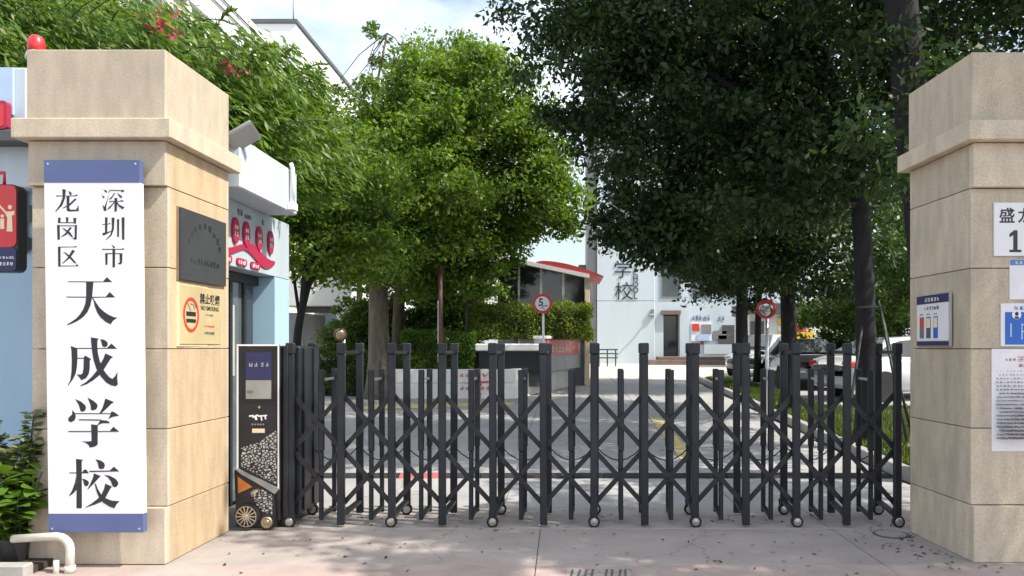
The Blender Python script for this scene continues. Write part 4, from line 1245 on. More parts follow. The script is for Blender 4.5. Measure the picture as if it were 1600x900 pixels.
tree('shade_tree', (6.2, 24.5, zg(24.5) + .12), [(6.2, 24.5, 2.4), (6.4, 24.6, 5.5)], .12, .08,
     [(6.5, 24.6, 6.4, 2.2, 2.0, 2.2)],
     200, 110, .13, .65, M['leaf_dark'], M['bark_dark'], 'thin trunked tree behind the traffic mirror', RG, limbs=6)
# green behind the parked cars
BG_ = 'bushy trees behind the parked cars'
for k, (px, Y, z, rx, rz, lb) in enumerate(((1330, 27, 2.6, 1.9, 1.5, 'rounded bushy tree behind the white car'), (1405, 25, 3.2, 2.2, 2.2, 'taller bushy tree half hidden by the right pillar'), (1300, 31, 5.6, 2.0, 2.4, 'pale bushy tree behind the parked cars by the sky gap'), (1500, 22, 5.2, 3.2, 3.6, 'wide bushy tree beyond the right pillar'))):
    x = X_(px, Y)
    if px == 1300: x += 2.6
    tree('bushy_tree', (x, Y, zg(Y) + (.12 if Y <= 27 else 0)), [(x, Y, z - rz * .6), (x + .1, Y, z + .3)], .12, .06,
         [(x, Y, z, rx, 1.7, rz), (x + rx * .4, Y + .3, z + rz * .4, rx * .7, 1.4, rz * .7)], 240, 90, .13, .5, M['leaf_mid'], M['bark'], lb, BG_, limbs=6)

# central bright trees on the left of the drive
CG = 'bright trees left of the driveway'
tree('leafy_tree', (X_(592, 20), 20.0, zg(20)), [(X_(592, 20), 20, 2.4), (X_(590, 20), 20, 4.0), (X_(605, 20), 20, 6.2), (X_(620, 20), 20.2, 8.5)], .30, .15,
     [(X_(590, 20), 19.6, 6.0, 1.9, 1.8, 1.9), (X_(650, 20), 19.6, 7.5, 1.6, 1.7, 1.6), (X_(545, 19), 19, 4.8, 1.5, 1.5, 1.4), (X_(655, 19), 19.2, 5.6, 1.7, 1.5, 1.7), (X_(600, 19), 19.4, 4.2, 1.6, 1.4, .9)],
     300, 200, .125, .62, M['leaf_bright'], M['bark_grey'], 'thick grey trunked leafy tree left of the driveway', CG, limbs=12)
tree('leafy_tree', (X_(622, 23), 23.0, zg(23)), [(X_(622, 23), 23, 2.5), (X_(630, 23), 23, 5.0), (X_(660, 23), 23, 7.5)], .21, .11,
     [(X_(660, 23), 23, 7.0, 2.2, 1.9, 2.2), (X_(600, 23), 23, 6.0, 2.0, 1.7, 2.0), (X_(715, 23), 23, 9.6, 1.6, 1.6, 1.5), (X_(640, 23), 23.2, 4.0, 2.6, 1.4, 1.2)],
     240, 170, .13, .66, M['leaf_bright'], M['bark'], 'slimmer dark trunked tree behind the thick grey trunk', CG, limbs=10)
tree('leafy_tree', (X_(735, 21.6), 21.6, zg(21)), [(X_(735, 21.6), 21.6, 3.0), (X_(730, 21.6), 21.6, 5.5), (X_(735, 21.6), 21.6, 8.0)], .16, .08,
     [(X_(745, 21), 21, 7.9, 1.9, 1.7, 2.0), (X_(800, 21), 21, 6.0, 1.9, 1.6, 1.8), (X_(700, 21), 21, 5.0, 2.0, 1.6, 1.7), (X_(722, 20.6), 20.8, 4.0, 1.3, 1.2, 1.0), (X_(850, 21), 21, 5.5, 1.05, 1.2, 1.2), (X_(838, 21), 21, 7.2, 1.0, 1.0, 1.1), (X_(680, 20.6), 20.8, 3.6, 1.3, 1.1, .9)],
     390, 200, .125, .62, M['leaf_bright'], M['bark'], 'bright green tree behind the hedge and the speed limit sign', CG, limbs=12)
for k, (px, Y, z, rx, rz, lb) in enumerate(((655, 24.2, 2.7, 1.6, 1.3, 'dense shrub behind the ivy block, nearer the tree trunks'), (722, 24.6, 2.9, 1.5, 1.4, 'dense shrub behind the ivy block, nearer the garage roof'), (575, 24.6, 2.3, 1.2, 1.0, 'dense shrub between the thick grey trunk and the pavilion'))):
    x = X_(px, Y)
    tree('garden_shrub', (x, Y, zg(Y)), [(x, Y, 1.2), (x + .1, Y, z)], .06, .04,
         [(x, Y, z, rx, 1.0, rz), (x - .4, Y - .2, z - rz * .5, rx * .9, 1.0, rz * .6)], 110, 130, .11, .42, M['leaf_mid'], M['bark'], lb, 'shrubs behind the planter', limbs=5, cat='shrub')
# loose top shoots against the sky
tree('slender_tree', (X_(560, 26), 26, zg(26)), [(X_(562, 26), 26, 5.0), (X_(575, 26), 26, 9.0), (X_(605, 26), 26, 12.2)], .12, .03,
     [(X_(588, 26), 26, 11.8, .5, .5, 1.1), (X_(560, 26), 26, 9.2, 1.0, .9, 1.0), (X_(615, 26), 26, 10.2, 1.0, .8, 1.1), (X_(520, 26), 26, 9.4, .5, .5, 1.3), (X_(515, 26), 26, 7.8, 1.1, .8, .6), (X_(640, 26), 26, 11.0, .8, .7, 1.0)],
     95, 46, .15, .36, M['leaf_mid'], M['bark'], 'thin topped tree with loose shoots against the sky', CG, limbs=16, shell=.3)
# small dark tree next to the guard house
tree('small_tree', (X_(461, 14), 14.0, zg(14)), [(X_(463, 14), 14, 1.8), (X_(474, 14), 14, 2.4), (X_(488, 14), 14, 3.0), (X_(492, 14), 14, 4.0)], .085, .05,
     [(X_(500, 14), 14, 3.7, 1.1, 1.0, .9), (X_(545, 14), 14.2, 3.6, 1.1, 1.0, .8), (X_(470, 14), 14, 4.6, 1.0, 1.0, 1.0), (X_(530, 14), 14.2, 4.7, 1.2, 1.0, .9)],
     330, 90, .09, .36, M['leaf_bright'], M['bark_dark'], 'small leaning tree with dark forked trunk beside the guard house', limbs=14, limb_from=.35)

# flowering vine tumbling over the guard house roof
vn = thing('flowering_vine', (-4.6, 8.2, 3.56), 'feathery green vine with magenta flowers tumbling over the guard house roof', 'vine')
vb = [(-4.2, 8.0, 4.3, 1.3, .8, .75), (-3.5, 8.6, 4.2, .8, .8, .7), (-5.8, 8.2, 4.6, 1.5, .9, .9), (-5.3, 9.2, 5.0, 1.1, .9, 1.0), (-3.5, 9.6, 4.4, .7, .8, .9), (-3.3, 10.2, 3.95, .5, .6, .5), (-3.75, 10.2, 4.6, .7, .9, .5),
      (-4.6, 10.0, 4.8, .9, .9, .5), (-7.2, 8.6, 5.2, 1.6, 1.0, 1.2), (-6.9, 9.8, 6.2, 1.3, 1.0, 1.0), (-3.2, 8.35, 3.72, .35, .5, .30), (-3.7, 7.9, 3.8, .5, .5, .35), (-4.4, 7.4, 3.95, .6, .3, .35), (-5.4, 7.3, 4.3, .6, .3, .4)]
foliage('foliage', vb, 950, 95, .12, .38, M['leaf_vine'], vn, flow=(.75, -.25, -.55), aspect=.22, kind='stuff', cut=lambda p: p[:, 2] > np.where((p[:, 0] < -2.84) & (p[:, 1] < 8.9), 3.57, 2.6))
for k in range(14):
    c = V(*vb[k % len(vb)][:3])
    tube('stem', wob(V(-5.6 + random.uniform(-1.5, 1.6), 8.3, 3.56), c + V(.3, 0, .2), 4, .08), [.03, .026, .02, .014, .008], M['bark'], vn, 6)
sh_p, sh_d = [], []
for k in range(46):
    b_ = vb[k % len(vb)]
    a = V(b_[0] + random.uniform(-.6, .9) * b_[3], b_[1] - random.uniform(.2, .9) * b_[4], b_[2] + random.uniform(.2, .9) * b_[5])
    d = V(random.uniform(.1, .9), random.uniform(-.5, .1), random.uniform(.1, .7)).normalized()
    ln = random.uniform(.35, .85)
    pts = [a + d * ln * t_ + V(0, 0, -.45 * ln * t_ * t_) for t_ in (0, .25, .5, .75, 1)]
    tube('shoot', pts, [.008, .007, .006, .004, .002], M['stake'], vn, 4)
    for t_ in np.linspace(.1, 1, 16):
        q = a + d * ln * t_ + V(0, 0, -.45 * ln * t_ * t_)
        for s_ in (-1, 1):
            e_ = d.cross(V(0, 0, 1)) * s_ + d * .6 + V(0, 0, random.uniform(-.5, .2))
            sh_p.append(q + e_ * .04); sh_d.append(e_)
sh_p, sh_d = np.array(sh_p), np.array(sh_d)
leaf_mesh('shoot_leaves', sh_p, sh_d, unit(len(sh_p)) + np.array([[0, 0, 1.0]]), .09, .028, M['leaf_vine'], vn, 'stuff')
for k, (px, py, Y) in enumerate(((265, 22, 7.6), (247, 38, 7.6), (272, 52, 7.7), (258, 46, 7.5), (362, 108, 7.7), (240, 34, 7.5))):
    c = P(px, py, Y); n = 18
    pp = np.array(c)[None, :] + rng.normal(0, 1, (n, 3)) * np.array([[.06, .05, .035]])
    leaf_mesh('flower_cluster', pp, unit(n), unit(n) + np.array([[0, -.6, .4]]), .052, .045, M['flower'], vn, 'stuff')

# hedges
def hedge(name, blobs, x0, x1, y0, y1, z0, z1, n, leaf, lm, label, cat='hedge'):
    t = thing(name, ((x0 + x1) / 2, (y0 + y1) / 2, z0), label, cat)
    box('stems', x0 + .18, x1 - .18, y0 + .18, y1 - .18, z0, z1 - .2, M['soil'], t)
    f = rng.integers(0, 4, n)
    u, v = rng.random(n), rng.random(n)
    p = np.empty((n, 3))
    p[:, 0] = np.where(f == 2, x0, np.where(f == 3, x1, x0 + (x1 - x0) * u))
    p[:, 1] = np.where(f == 0, y0, np.where(f >= 2, y0 + (y1 - y0) * u, y0 + (y1 - y0) * v))
    p[:, 2] = np.where(f == 1, z1, z0 + (z1 - z0) * v)
    lump = .6 * (.09 * np.sin(p[:, 0] * 5.1 + p[:, 2] * 3) + .07 * np.sin(p[:, 2] * 9 + p[:, 0] * 2.7 + 1) + .05 * np.sin(p[:, 0] * 13))
    nrm = np.zeros((n, 3)); nrm[f == 0, 1] = -1; nrm[f == 1, 2] = 1; nrm[f == 2, 0] = -1; nrm[f == 3, 0] = 1
    p += nrm * lump[:, None] + rng.normal(0, .038, (n, 3)) - nrm * (rng.random(n)[:, None] ** 2) * .16
    L = leaf * rng.uniform(.6, 1.4, n)
    leaf_mesh('foliage', p, unit(n) + np.array([[0, 0, -.2]]), nrm * .6 + unit(n) + np.array([[0, 0, .4]]), L, L * .55, lm, t, 'stuff')
    return t

# ================================================================== PLANTER, HEDGES, GARAGE CANOPY
Yp = 20.0
pn = thing('planter_wall', (X_(700, Yp), 20.2, zg(20)), 'low white planter wall with red lettering and dark band below the hedge', 'wall')
xa, xb = X_(585, Yp), X_(806, Yp)
zg0 = zg(20) - .06
xm_ = xa
ws = (xb - xa) / 4
for k in range(4):
    box('white_panel', xa + ws * k + .006, xa + ws * (k + 1) - .006, Yp, Yp + .22, zg0, .635, M['wall_white'], pn, .008)
    box('white_panel', xa + ws * k + .006, xa + ws * (k + 1) - .006, Yp, Yp + .22, .645, 1.0, M['wall_white'], pn, .008)
# receding side: panels
A, B = V(xb, Yp + .02, 0), V(X_(921, 26.5), 26.5, 0)
for k in range(6):
    p, q = A.lerp(B, k / 6), A.lerp(B, (k + 1) / 6 - .006)
    ex = V(.0, .0, 0); nv = V(-.2, 0.03, 0)
    z0a, z0b = zg(p.y) - .06, zg(q.y) - .06
    low = [(p.x + nv.x, p.y + nv.y, z0a), (p.x, p.y, z0a), (q.x, q.y, z0b), (q.x + nv.x, q.y + nv.y, z0b)]
    hexa('white_panel', low, [(a_, b_, 1.0 + .02 * (b_ - 20)) for a_, b_, c_ in low], M['wall_white'], pn, .008)
# dark band and pale coping behind
box('dark_band', X_(748, Yp + .4), X_(850, Yp + .4), Yp + .4, Yp + .8, .9, Z_(549, Yp + .4), M['black'], pn, .01)
box('coping', X_(742, Yp + .3), X_(852, Yp + .3), Yp + .3, Yp + 1.6, Z_(548.5, Yp + .3), Z_(537, Yp + .3), M['wall_white'], pn, .03)
box('infill', xa + .1, X_(852, 21), Yp + .9, Yp + 5.5, .5, 1.55, M['dgrey_panel'], pn)
mk = marks(2, X_(718, Yp), .80, .11, .10, .05, 501) + marks(3, X_(745, Yp), .80, .11, .10, .05, 502) + marks(2, X_(718, Yp), .46, .11, .10, .05, 503) + marks(3, X_(750, Yp), .46, .11, .10, .05, 504)
plates('red_lettering', mk, (0, Yp, 0), FX, FZ, .0, .006, M['red_print'], pn)
plates('red_figure', [seg((X_(744, Yp), .42), (X_(752, Yp), .62), .05), seg((X_(746, Yp), .66), (X_(763, Yp), .68), .04), seg((X_(744, Yp), .74), (X_(751, Yp), .70), .05), rect(X_(745, Yp), .33, X_(752, Yp), .38)], (0, Yp, 0), FX, FZ, .0, .0075, M['red_print'], pn)
# grey clad ramp wall with banner
rw = thing('ramp_wall', (X_(890, 23), 23, zg(23)), 'grey clad ramp wall with white coping beyond the planter', 'wall')
A2, B2 = V(X_(852, 20.6), 20.6, 0), V(X_(921, 26.0), 26.0, 0)
for k in range(5):
    p, q = A2.lerp(B2, k / 5), A2.lerp(B2, (k + 1) / 5 - .004)
    low = [(p.x - .3, p.y, .92), (p.x, p.y, .92), (q.x, q.y, .92), (q.x - .3, q.y, .92)]
    hexa('grey_panel', low, [(a_, b_, 1.80) for a_, b_, c_ in low], M['ramp_cladding'], rw, .006)
low = [(A2.x - .33, A2.y - .05, 1.802), (A2.x + .06, A2.y - .05, 1.802), (B2.x + .10, B2.y, 1.802), (B2.x - .33, B2.y, 1.802)]
hexa('coping', low, [(a_, b_, 1.88) for a_, b_, c_ in low], M['wall_white'], rw, .01)
bn = thing('red_banner', (X_(880, 21.5), 21.5, 1.4), 'red printed banner fixed to the grey ramp wall', 'banner')
dB = (B2 - A2).normalized()
o_ = A2 + dB * .05
nB = V(dB.y, -dB.x, 0)
LB = 3.7
plate('cloth', rect(0, 1.36, LB, 1.78), o_, dB, FZ, .012, .03, M['red'], bn)
for k in range(6): plates('banner_character', marks(1, .55 + .38 * k, 1.44, .22, .26, 0, 511 + 20 * k), o_, dB, FZ, .03, .033, M['cream'], bn)
plates('small_lettering', marks(2, 3.0, 1.5, .14, .16, .06, 512), o_, dB, FZ, .03, .033, M['paper'], bn)

hedge('clipped_hedge', None, X_(740, 21.2), X_(921, 22.6), 20.9, 22.6, 1.80, 2.74, 24000, .062, M['leaf_hedge'], 'clipped yellow green hedge in the planter under the red roof')
hedge('ivy_hedge', None, X_(632, 20.6), X_(742, 20.6), 20.3, 21.6, .9, 1.97, 17000, .065, M['leaf_ivy'], 'bright green ivy covered block behind the white planter wall')
hedge('low_hedge', None, X_(470, 21.5), X_(600, 20.5), 20.6, 21.6, zg(21), 1.42, 9000, .09, M['leaf_mid'], 'low dark green hedge at the foot of the thick grey trunk')

gc = thing('garage_canopy', (X_(860, 25), 26, zg(26)), 'dark glass garage entrance with curved red roof behind the hedge', 'building')
Yc = 24.5
chord = lambda px: 399 + (431 - 399) * (px - 790) / (941 - 790)
up_, lo_ = [], []
for k in range(15):
    t_ = k / 14
    px = 838 + (943 - 838) * t_
    up_.append((X_(px, Yc), Z_(chord(px) - 7 * math.sin(math.pi * t_ ** .8) ** .8, Yc)))
    lo_.append((X_(px, Yc), Z_(chord(px), Yc) - .03))
plate('roof', up_ + lo_[::-1], (0, Yc + 3, 0), FX, FZ, .0, 3.0, M['red_roof'], gc)
fa = [(790, 0), (921, 0)]
plate('fascia', [(X_(p, Yc), Z_(chord(p), Yc) - .033) for p in (760, 921)] + [(X_(p, Yc), Z_(chord(p), Yc) - .16) for p in (921, 760)], (0, Yc + 6, 0), FX, FZ, .0, 6.02, M['white'], gc)
ztop = Z_(434, Yc)
for k in range(4):
    xa_, xb_ = X_(775 + 35 * k, Yc), X_(775 + 35 * (k + 1), Yc)
    box('glass_pane', xa_ + .03, xb_ - .03, Yc + .3, Yc + .33, 2.66, Z_(chord(775 + 35 * k) + 6, Yc) - .02, M['glass_dark'], gc)
    box('glass_pane', xa_ + .03, xb_ - .03, Yc + .3, Yc + .33, zg(25), 2.50, M['glass_grey'], gc)
    box('mullion', xb_ - .025, xb_ + .025, Yc + .26, Yc + .36, zg(25) - .03, Z_(chord(775 + 35 * (k + 1)) + 5, Yc), M['alu'], gc)
box('transom', X_(775, Yc), X_(915, Yc), Yc + .27, Yc + .35, 2.515, 2.645, M['grey_panel'], gc)
box('column', X_(914, Yc), X_(921.5, Yc), Yc + .1, Yc + .4, zg(25) - .03, Z_(431, Yc), M['cream'], gc, .01)
box('back_wall', X_(770, Yc), X_(918, Yc), Yc + 5.6, Yc + 5.8, zg(30), 3.6, M['dgrey_panel'], gc)

# ------------------------------------------------------------------ speed limit sign, pole, mirrors
Yn = 19.4
sg = thing('speed_limit_sign', (X_(848, Yn), Yn, zg(Yn)), 'round red rimmed speed limit sign on a white pole by the planter', 'sign')
cS = P(847.5, 474.5, Yn)
tube('pole', [V(X_(849.5, Yn), Yn + .04, zg(Yn) - .03), V(X_(848.5, Yn), Yn + .04, cS.z + .1)], .03, M['white'], sg, 10)
def disc(name, c, r, t0, t1, mt, parent, n=32): return plate(name, circ(0, 0, r, r, n), c, FX, FZ, t0, t1, mt, parent)
disc('red_rim', cS, .245, .0, .012, M['red_print'], sg)
disc('white_face', cS, .182, .012, .016, M['board'], sg)
text('number', '5', .27, cS + V(-.035, -.0162, .025), FX, FZ, M['ink'], sg, bold=.006)
plates('faded_mark', [seg((-.0, -.065), (.13, -.05), .022), seg((-.04, -.10), (.05, -.115), .018)], cS, FX, FZ, .016, .018, M['ink'], sg)
po = thing('tall_pole', (X_(688, 19.2), 19.2, zg(19.2)), 'slender reddish brown pole in front of the ivy block', 'pole')
tube('shaft', [V(X_(688, 19.2), 19.2, zg(19.2) - .05), V(X_(688, 19.2), 19.2, Z_(415, 19.2))], [.07, .06], M['pole'], po, 10)
tube('band', [V(X_(684.6, 19.16), 19.16, 1.2), V(X_(684.6, 19.16), 19.16, Z_(470, 19.2))], .012, M['white'], po, 5)
def mirror(px, py, Y, r, label, tilt, rim, face):
    t = thing('traffic_mirror', (X_(px, Y), Y, zg(Y)), label, 'traffic mirror')
    c = P(px, py, Y)
    tube('pole', [V(c.x + .05, Y + .12, zg(Y) - .03), V(c.x + .05, Y + .12, c.z)], .035, M['alu'], t, 10)
    rot = Matrix.Rotation(tilt, 3, 'Z') @ Matrix.Rotation(.25, 3, 'X')
    def place(bm):
        for v in bm.verts: v.co = rot @ v.co + c
        return bm
    add_bm('rim', place(lathe([(r * .80, -.03), (r, -.02), (r, .05), (r * .8, .06)], (0, 0, 0), 'y', 32)), rim, t, True)
    add_bm('mirror_face', place(lathe([(.001, -.06), (r * .3, -.055), (r * .6, -.042), (r * .82, -.026)], (0, 0, 0), 'y', 32)), face, t, True)
    add_bm('bracket', place(box_geo(-.04, .04, .05, .14, -.08, .08)), M['alu'], t)
    return t
mirror(1197, 483, 15.0, .19, 'round convex traffic mirror with red rim under the dark trees', -.35, M['red'], M['mirror'])
mirror(532, 523, 18.0, .15, 'small round brown rimmed mirror on a pole seen above the gate at left', .5, M['pole'], M['brass'])

# props round the near tree
tb = V(4.57, 11.6, zg(11.6) + .09)
sk_ = thing('tree_brace', tb, 'green metal tree brace of slanting poles around the near lawn tree', 'tree brace')
for px0, py0, Y0, px1, py1 in ((1318, 705, 11.0, 1352, 478), (1420, 690, 11.2, 1374, 476), (1372, 560, 12.1, 1350, 480), (1428, 640, 12.0, 1372, 470)):
    a = P(px0, py0, Y0); a.z = zg(Y0) + .05
    tube('prop', [a, P(px1, py1, 11.6)], .022, M['stake'], sk_, 8)
tube('collar', [P(1340, 480, 11.42), P(1372, 480, 11.42)], .02, M['stake'], sk_, 8)

# ================================================================== BUILDINGS
# white school building at the end of the drive
Yw = 40.0
sb_ = thing('school_building', (X_(1040, Yw), Yw + 3, zg(Yw)), 'white school building with black wall characters and a dark doorway', 'building')
zb_ = zg(40) - .1
zH = 19.0
xA, xD0, xD1, xE = X_(933, Yw), X_(1037, Yw), X_(1063, Yw), X_(1077, Yw)
zd = Z_(491, Yw)
zsp = Z_(470, Yw)
box('wall', xA, X_(1023, Yw), Yw, Yw + 6, zb_, zsp - .02, M['bld_white'], sb_, .02)
box('wall', xA, X_(1023, Yw), Yw, Yw + 6, zsp, zH, M['bld_white'], sb_, .02)
box('wall', X_(1023, Yw) + .01, xD0, Yw + .12, Yw + 6, zb_, zsp, M['bld_white'], sb_)
box('wall', xD1, xE, Yw + .12, Yw + 6, zb_, zsp, M['bld_white'], sb_)
box('wall', X_(1023, Yw) + .01, xE, Yw + .12, Yw + 6, zsp + .002, zH, M['bld_white'], sb_)
box('wall', xD0 + .002, xD1 - .002, Yw + .12, Yw + 6, zd + .01, zsp - .002, M['bld_white'], sb_)
box('door', xD0 + .05, xD1 - .05, Yw + .8, Yw + .86, zb_, zd - .02, M['glass_dark'], sb_)
box('door_lintel', xD0 - .12, xD1 + .02, Yw - .1, Yw + .119, zd - .02, zd + .2, M['brown'], sb_, .01)
box('wall', xE + .01, X_(1262, Yw + .8), Yw + .6, Yw + 6, zb_, 16, M['bld_white'], sb_, .02)
for a, b, c, d in ((1032, 1064, 466, 440), (1080, 1113, 466, 430), (1128, 1160, 466, 430)):
    yq = Yw + .12 if a < 1070 else Yw + .6
    w_ = box('window', X_(a, yq), X_(b, yq), yq - .05, yq - .005, Z_(c, yq), Z_(c, yq) + 2.0, M['grey_panel'], sb_, .01)
    box('pane', X_(a, yq) + .1, X_(b, yq) - .1, yq - .06, yq - .052, Z_(c, yq) + .1, Z_(c, yq) + 1.9, M['glass_grey'], w_)
for r_ in range(3):
    for c_ in range(4):
        xw = xA + .7 + c_ * 1.35 + (.6 if c_ > 1 else 0)
        zw = 8.2 + r_ * 3.4
        if xw + .9 > xE: continue
        w_ = box('window', xw, xw + .9, Yw - .04, Yw + .118, zw, zw + 1.6, M['grey_panel'], sb_, .01)
        box('pane', xw + .08, xw + .82, Yw - .05, Yw - .042, zw + .08, zw + 1.52, M['glass_grey'], w_)
text('wall_character', '校', 1.0, (X_(975, Yw), Yw - .02, Z_(457, Yw)), FX, FZ, M['ink'], sb_, t=.02, bold=-.008)
text('wall_character', '学', 1.0, (X_(973, Yw), Yw - .02, Z_(423, Yw)), FX, FZ, M['ink'], sb_, t=.02, bold=-.008)
for k, ch in enumerate('SCHOOL'):
    text('wall_letter', ch, .42, (X_(993, Yw), Yw - .02, Z_(463 - 9.2 * (5 - k), Yw)), FX, FZ, M['ink'], sb_, t=.02, bold=-.004)
box('corner_column', X_(917, Yw), X_(932, Yw), Yw + .3, Yw + 3, zb_, zH, M['grey_panel'], sb_)
box('dark_recess', X_(905, Yw), X_(917, Yw) - .01, Yw + 1.5, Yw + 3, zb_, 6, M['dgrey_panel'], sb_)
tube('wall_lamp', [V(X_(1019, Yw), Yw + .02, Z_(490, Yw)), V(X_(1019, Yw), Yw - .3, Z_(492, Yw)), V(X_(1012, Yw), Yw - .5, Z_(494, Yw))], .05, M['grey_panel'], sb_, 6)
box('wall_lamp_box', X_(1017, Yw), X_(1022, Yw), Yw - .15, Yw - .002, Z_(496, Yw), Z_(483, Yw), M['grey_panel'], sb_, .02)
st = thing('entrance_steps', (X_(1070, 38.6), 38.6, zg(38.6)), 'brown tiled entrance step in front of the school doorway', 'steps')
box('tread', X_(1012, 38.5), X_(1200, 38.5), 38.6, 39.98, zg(38) - .05, zg(39) + .25, M['brown'], st, .02)
box('tread', X_(1030, 38.5), X_(1180, 38.5), 39.0, 39.975, zg(39) + .252, zg(39) + .40, M['brown'], st, .02)
bb = thing('bulletin_board', (X_(1100, 40.4), 40.4, 1.9), 'printed picture boards on the white school wall right of the doorway', 'notice board')
yq = 40.58
def bbx(n, a, b, c, d, m_, dy=.0): box(n, X_(a, yq), X_(b, yq), yq - .05 - dy, yq - .002 - dy, Z_(c, yq), Z_(d, yq), m_, bb)
bbx('panel', 1080, 1112, 533, 503, M['paper'])
bbx('red_print', 1081, 1092, 517, 506, M['red_print'], .05)
bbx('green_print', 1096, 1111, 521, 507, M['leaf_mid'] if False else M['grey_panel'], .05)
bbx('blue_print', 1090, 1108, 532, 522, M['pale_blue'], .05)
bbx('pink_print', 1094, 1099, 538, 533.5, M['crimson'], .0)
for k in range(7): plates('wall_lettering', marks(1, X_(1080, yq) + .21 * k + (.35 if k > 4 else 0), Z_(501, yq), .16, .30, 0, 601 + k), (0, yq, 0), FX, FZ, 0, .01, M['blue_band'], bb)
bbx('grey_board', 1114, 1135, 530, 517, M['grey_panel'])
bbx('pale_panel', 1100, 1150, 553, 538, M['bld_white'])
bbx('dark_board', 1122, 1150, 537, 524, M['dgrey_panel'])
bbx('dark_board', 1128, 1150, 522, 508, M['dgrey_panel'])
bc = thing('metal_bench', (X_(948, 37), 37, zg(37)), 'small grey metal bench against the white school wall', 'bench')
for zz in (.42, .62, .82): box('slat', X_(934, 37), X_(965, 37), 36.9, 37.0, zg(37) + zz - .03, zg(37) + zz + .03, M['stake'], bc)
for px in (936, 949, 962): box('leg', X_(px, 37) - .03, X_(px, 37) + .03, 37.002, 37.06, zg(37) - .03, zg(37) + .85, M['stake'], bc)

# shop front with yellow panels, right background
ks = thing('yellow_shop', (X_(1240, 36), 36, zg(36)), 'low shop front with yellow panels and grey roof band beyond the cars', 'building')
box('wall', X_(1170, 36), X_(1273, 36), 36, 39, zg(36) - .05, Z_(478, 36), M['bld_white2'], ks)
box('roof_band', X_(1165, 36), X_(1274, 36), 35.6, 39, Z_(491, 36), Z_(474, 36), M['dgrey_panel'], ks, .02)
for k in range(4):
    a = 1214 + 14.5 * k
    box('yellow_panel', X_(a, 36) + .02, X_(a + 14.5, 36) - .02, 35.9, 35.99, Z_(532, 36), Z_(519, 36), M['yellow_shop'], ks)
    box('upper_panel', X_(a, 36) + .02, X_(a + 14.5, 36) - .02, 35.9, 35.99, Z_(507, 36), Z_(497, 36), M['cream'] if k % 2 else M['yellow_shop'], ks)
    box('shelf_goods', X_(a, 36) + .05, X_(a + 14.5, 36) - .08, 35.9, 35.99, Z_(518, 36), Z_(509, 36), (M['paper'], M['cream'], M['red_print'], M['cream'])[k], ks)
box('doorway', X_(1172, 36), X_(1193, 36), 35.9, 35.99, zg(36), Z_(502, 36), M['dgrey_panel'], ks)

# white pavilion on the left, beyond the small tree
pv_ = thing('white_pavilion', (X_(510, 26), 27, zg(26)), 'white pavilion with dark shaded entrance left of the tree trunks', 'building')
Yv = 26.0
zv = zg(26) - .05
box('fascia', X_(440, Yv), X_(546, Yv), Yv, Yv + 5, Z_(478, Yv), Z_(430, Yv), M['bld_white2'], pv_, .02)
box('dark_beam', X_(462, Yv), X_(526, Yv), Yv + .3, Yv + .5, Z_(488, Yv), Z_(478, Yv) - .004, M['dark_steel'], pv_)
box('column', X_(524, Yv), X_(541, Yv), Yv + .1, Yv + .7, zv, Z_(478, Yv) - .004, M['bld_white2'], pv_, .02)
box('back_wall', X_(440, Yv), X_(526, Yv), Yv + 3.4, Yv + 3.6, zv, Z_(478, Yv) - .004, M['bld_white2'], pv_)
box('door', X_(488, Yv + 3.4), X_(496, Yv + 3.4), Yv + 3.34, Yv + 3.398, zv, 2.4, M['grey_panel'], pv_)
box('blue_panel', X_(508, Yv + 2), X_(523, Yv + 2), Yv + 2, Yv + 2.06, zv, Z_(492, Yv + 2), M['sky_blue'], pv_)
box('low_wall', X_(513, Yv), X_(586, Yv), Yv - .2, Yv - .02, zv, Z_(534, Yv), M['bld_white2'], pv_, .02)
wg = box('side_wing', X_(545, Yv + 2), X_(610, Yv + 2), Yv + 2.5, Yv + 6, zv, 4.2, M['bld_white2'], pv_)
w_ = box('window', X_(549, Yv + 2), X_(562, Yv + 2), Yv + 2.44, Yv + 2.498, 1.4, 3.1, M['sky_blue'], pv_)
box('side_wall', X_(440, Yv), X_(466, Yv), Yv + .4, Yv + 3.39, zv, Z_(488, Yv), M['grey_panel'], pv_)

# apartment blocks top left
ab = thing('apartment_block', (-16, 32, .3), 'cream apartment block with pilasters and white parapet above the vine', 'building')
Xf = -12.8
box('wall', -20, Xf - .25, 22, 40, .2, 13.4, M['bld_beige'], ab)
box('parapet', -20, Xf, 21.9, 40.1, 13.45, 15.0, M['bld_white2'], ab, .03)
for k in range(14):
    yk = 22.4 + k * 1.28
    box('pilaster', Xf - .245, Xf - .05, yk, yk + .34, .2, 13.44, M['bld_white2'], ab)
    w_ = box('window', Xf - .249, Xf - .20, yk + .40, yk + 1.2, 9.6, 13.0, M['glass_grey'], ab)
for k in range(2):
    tube('cable', [V(Xf + .05, 22, 14.6 - .35 * k), V(Xf + .05, 40, 14.6 - .35 * k)], .03, M['dgrey_panel'], ab, 5)
tb_ = thing('tower_block', (-18, 46, .7), 'tall white block behind the cream apartments against the sky', 'building')
box('wall', -24, -14.0, 39.4 + .8, 58, .5, 18.5, M['bld_white2'], tb_, .02)
box('roof_edge', -24.1, -13.9, 40.1, 58.1, 18.505, 18.7, M['dgrey_panel'], tb_)
tube('antenna', [V(-14.4, 41, 18.7), V(-14.4, 41, 20.2)], .04, M['grey_panel'], tb_, 5)

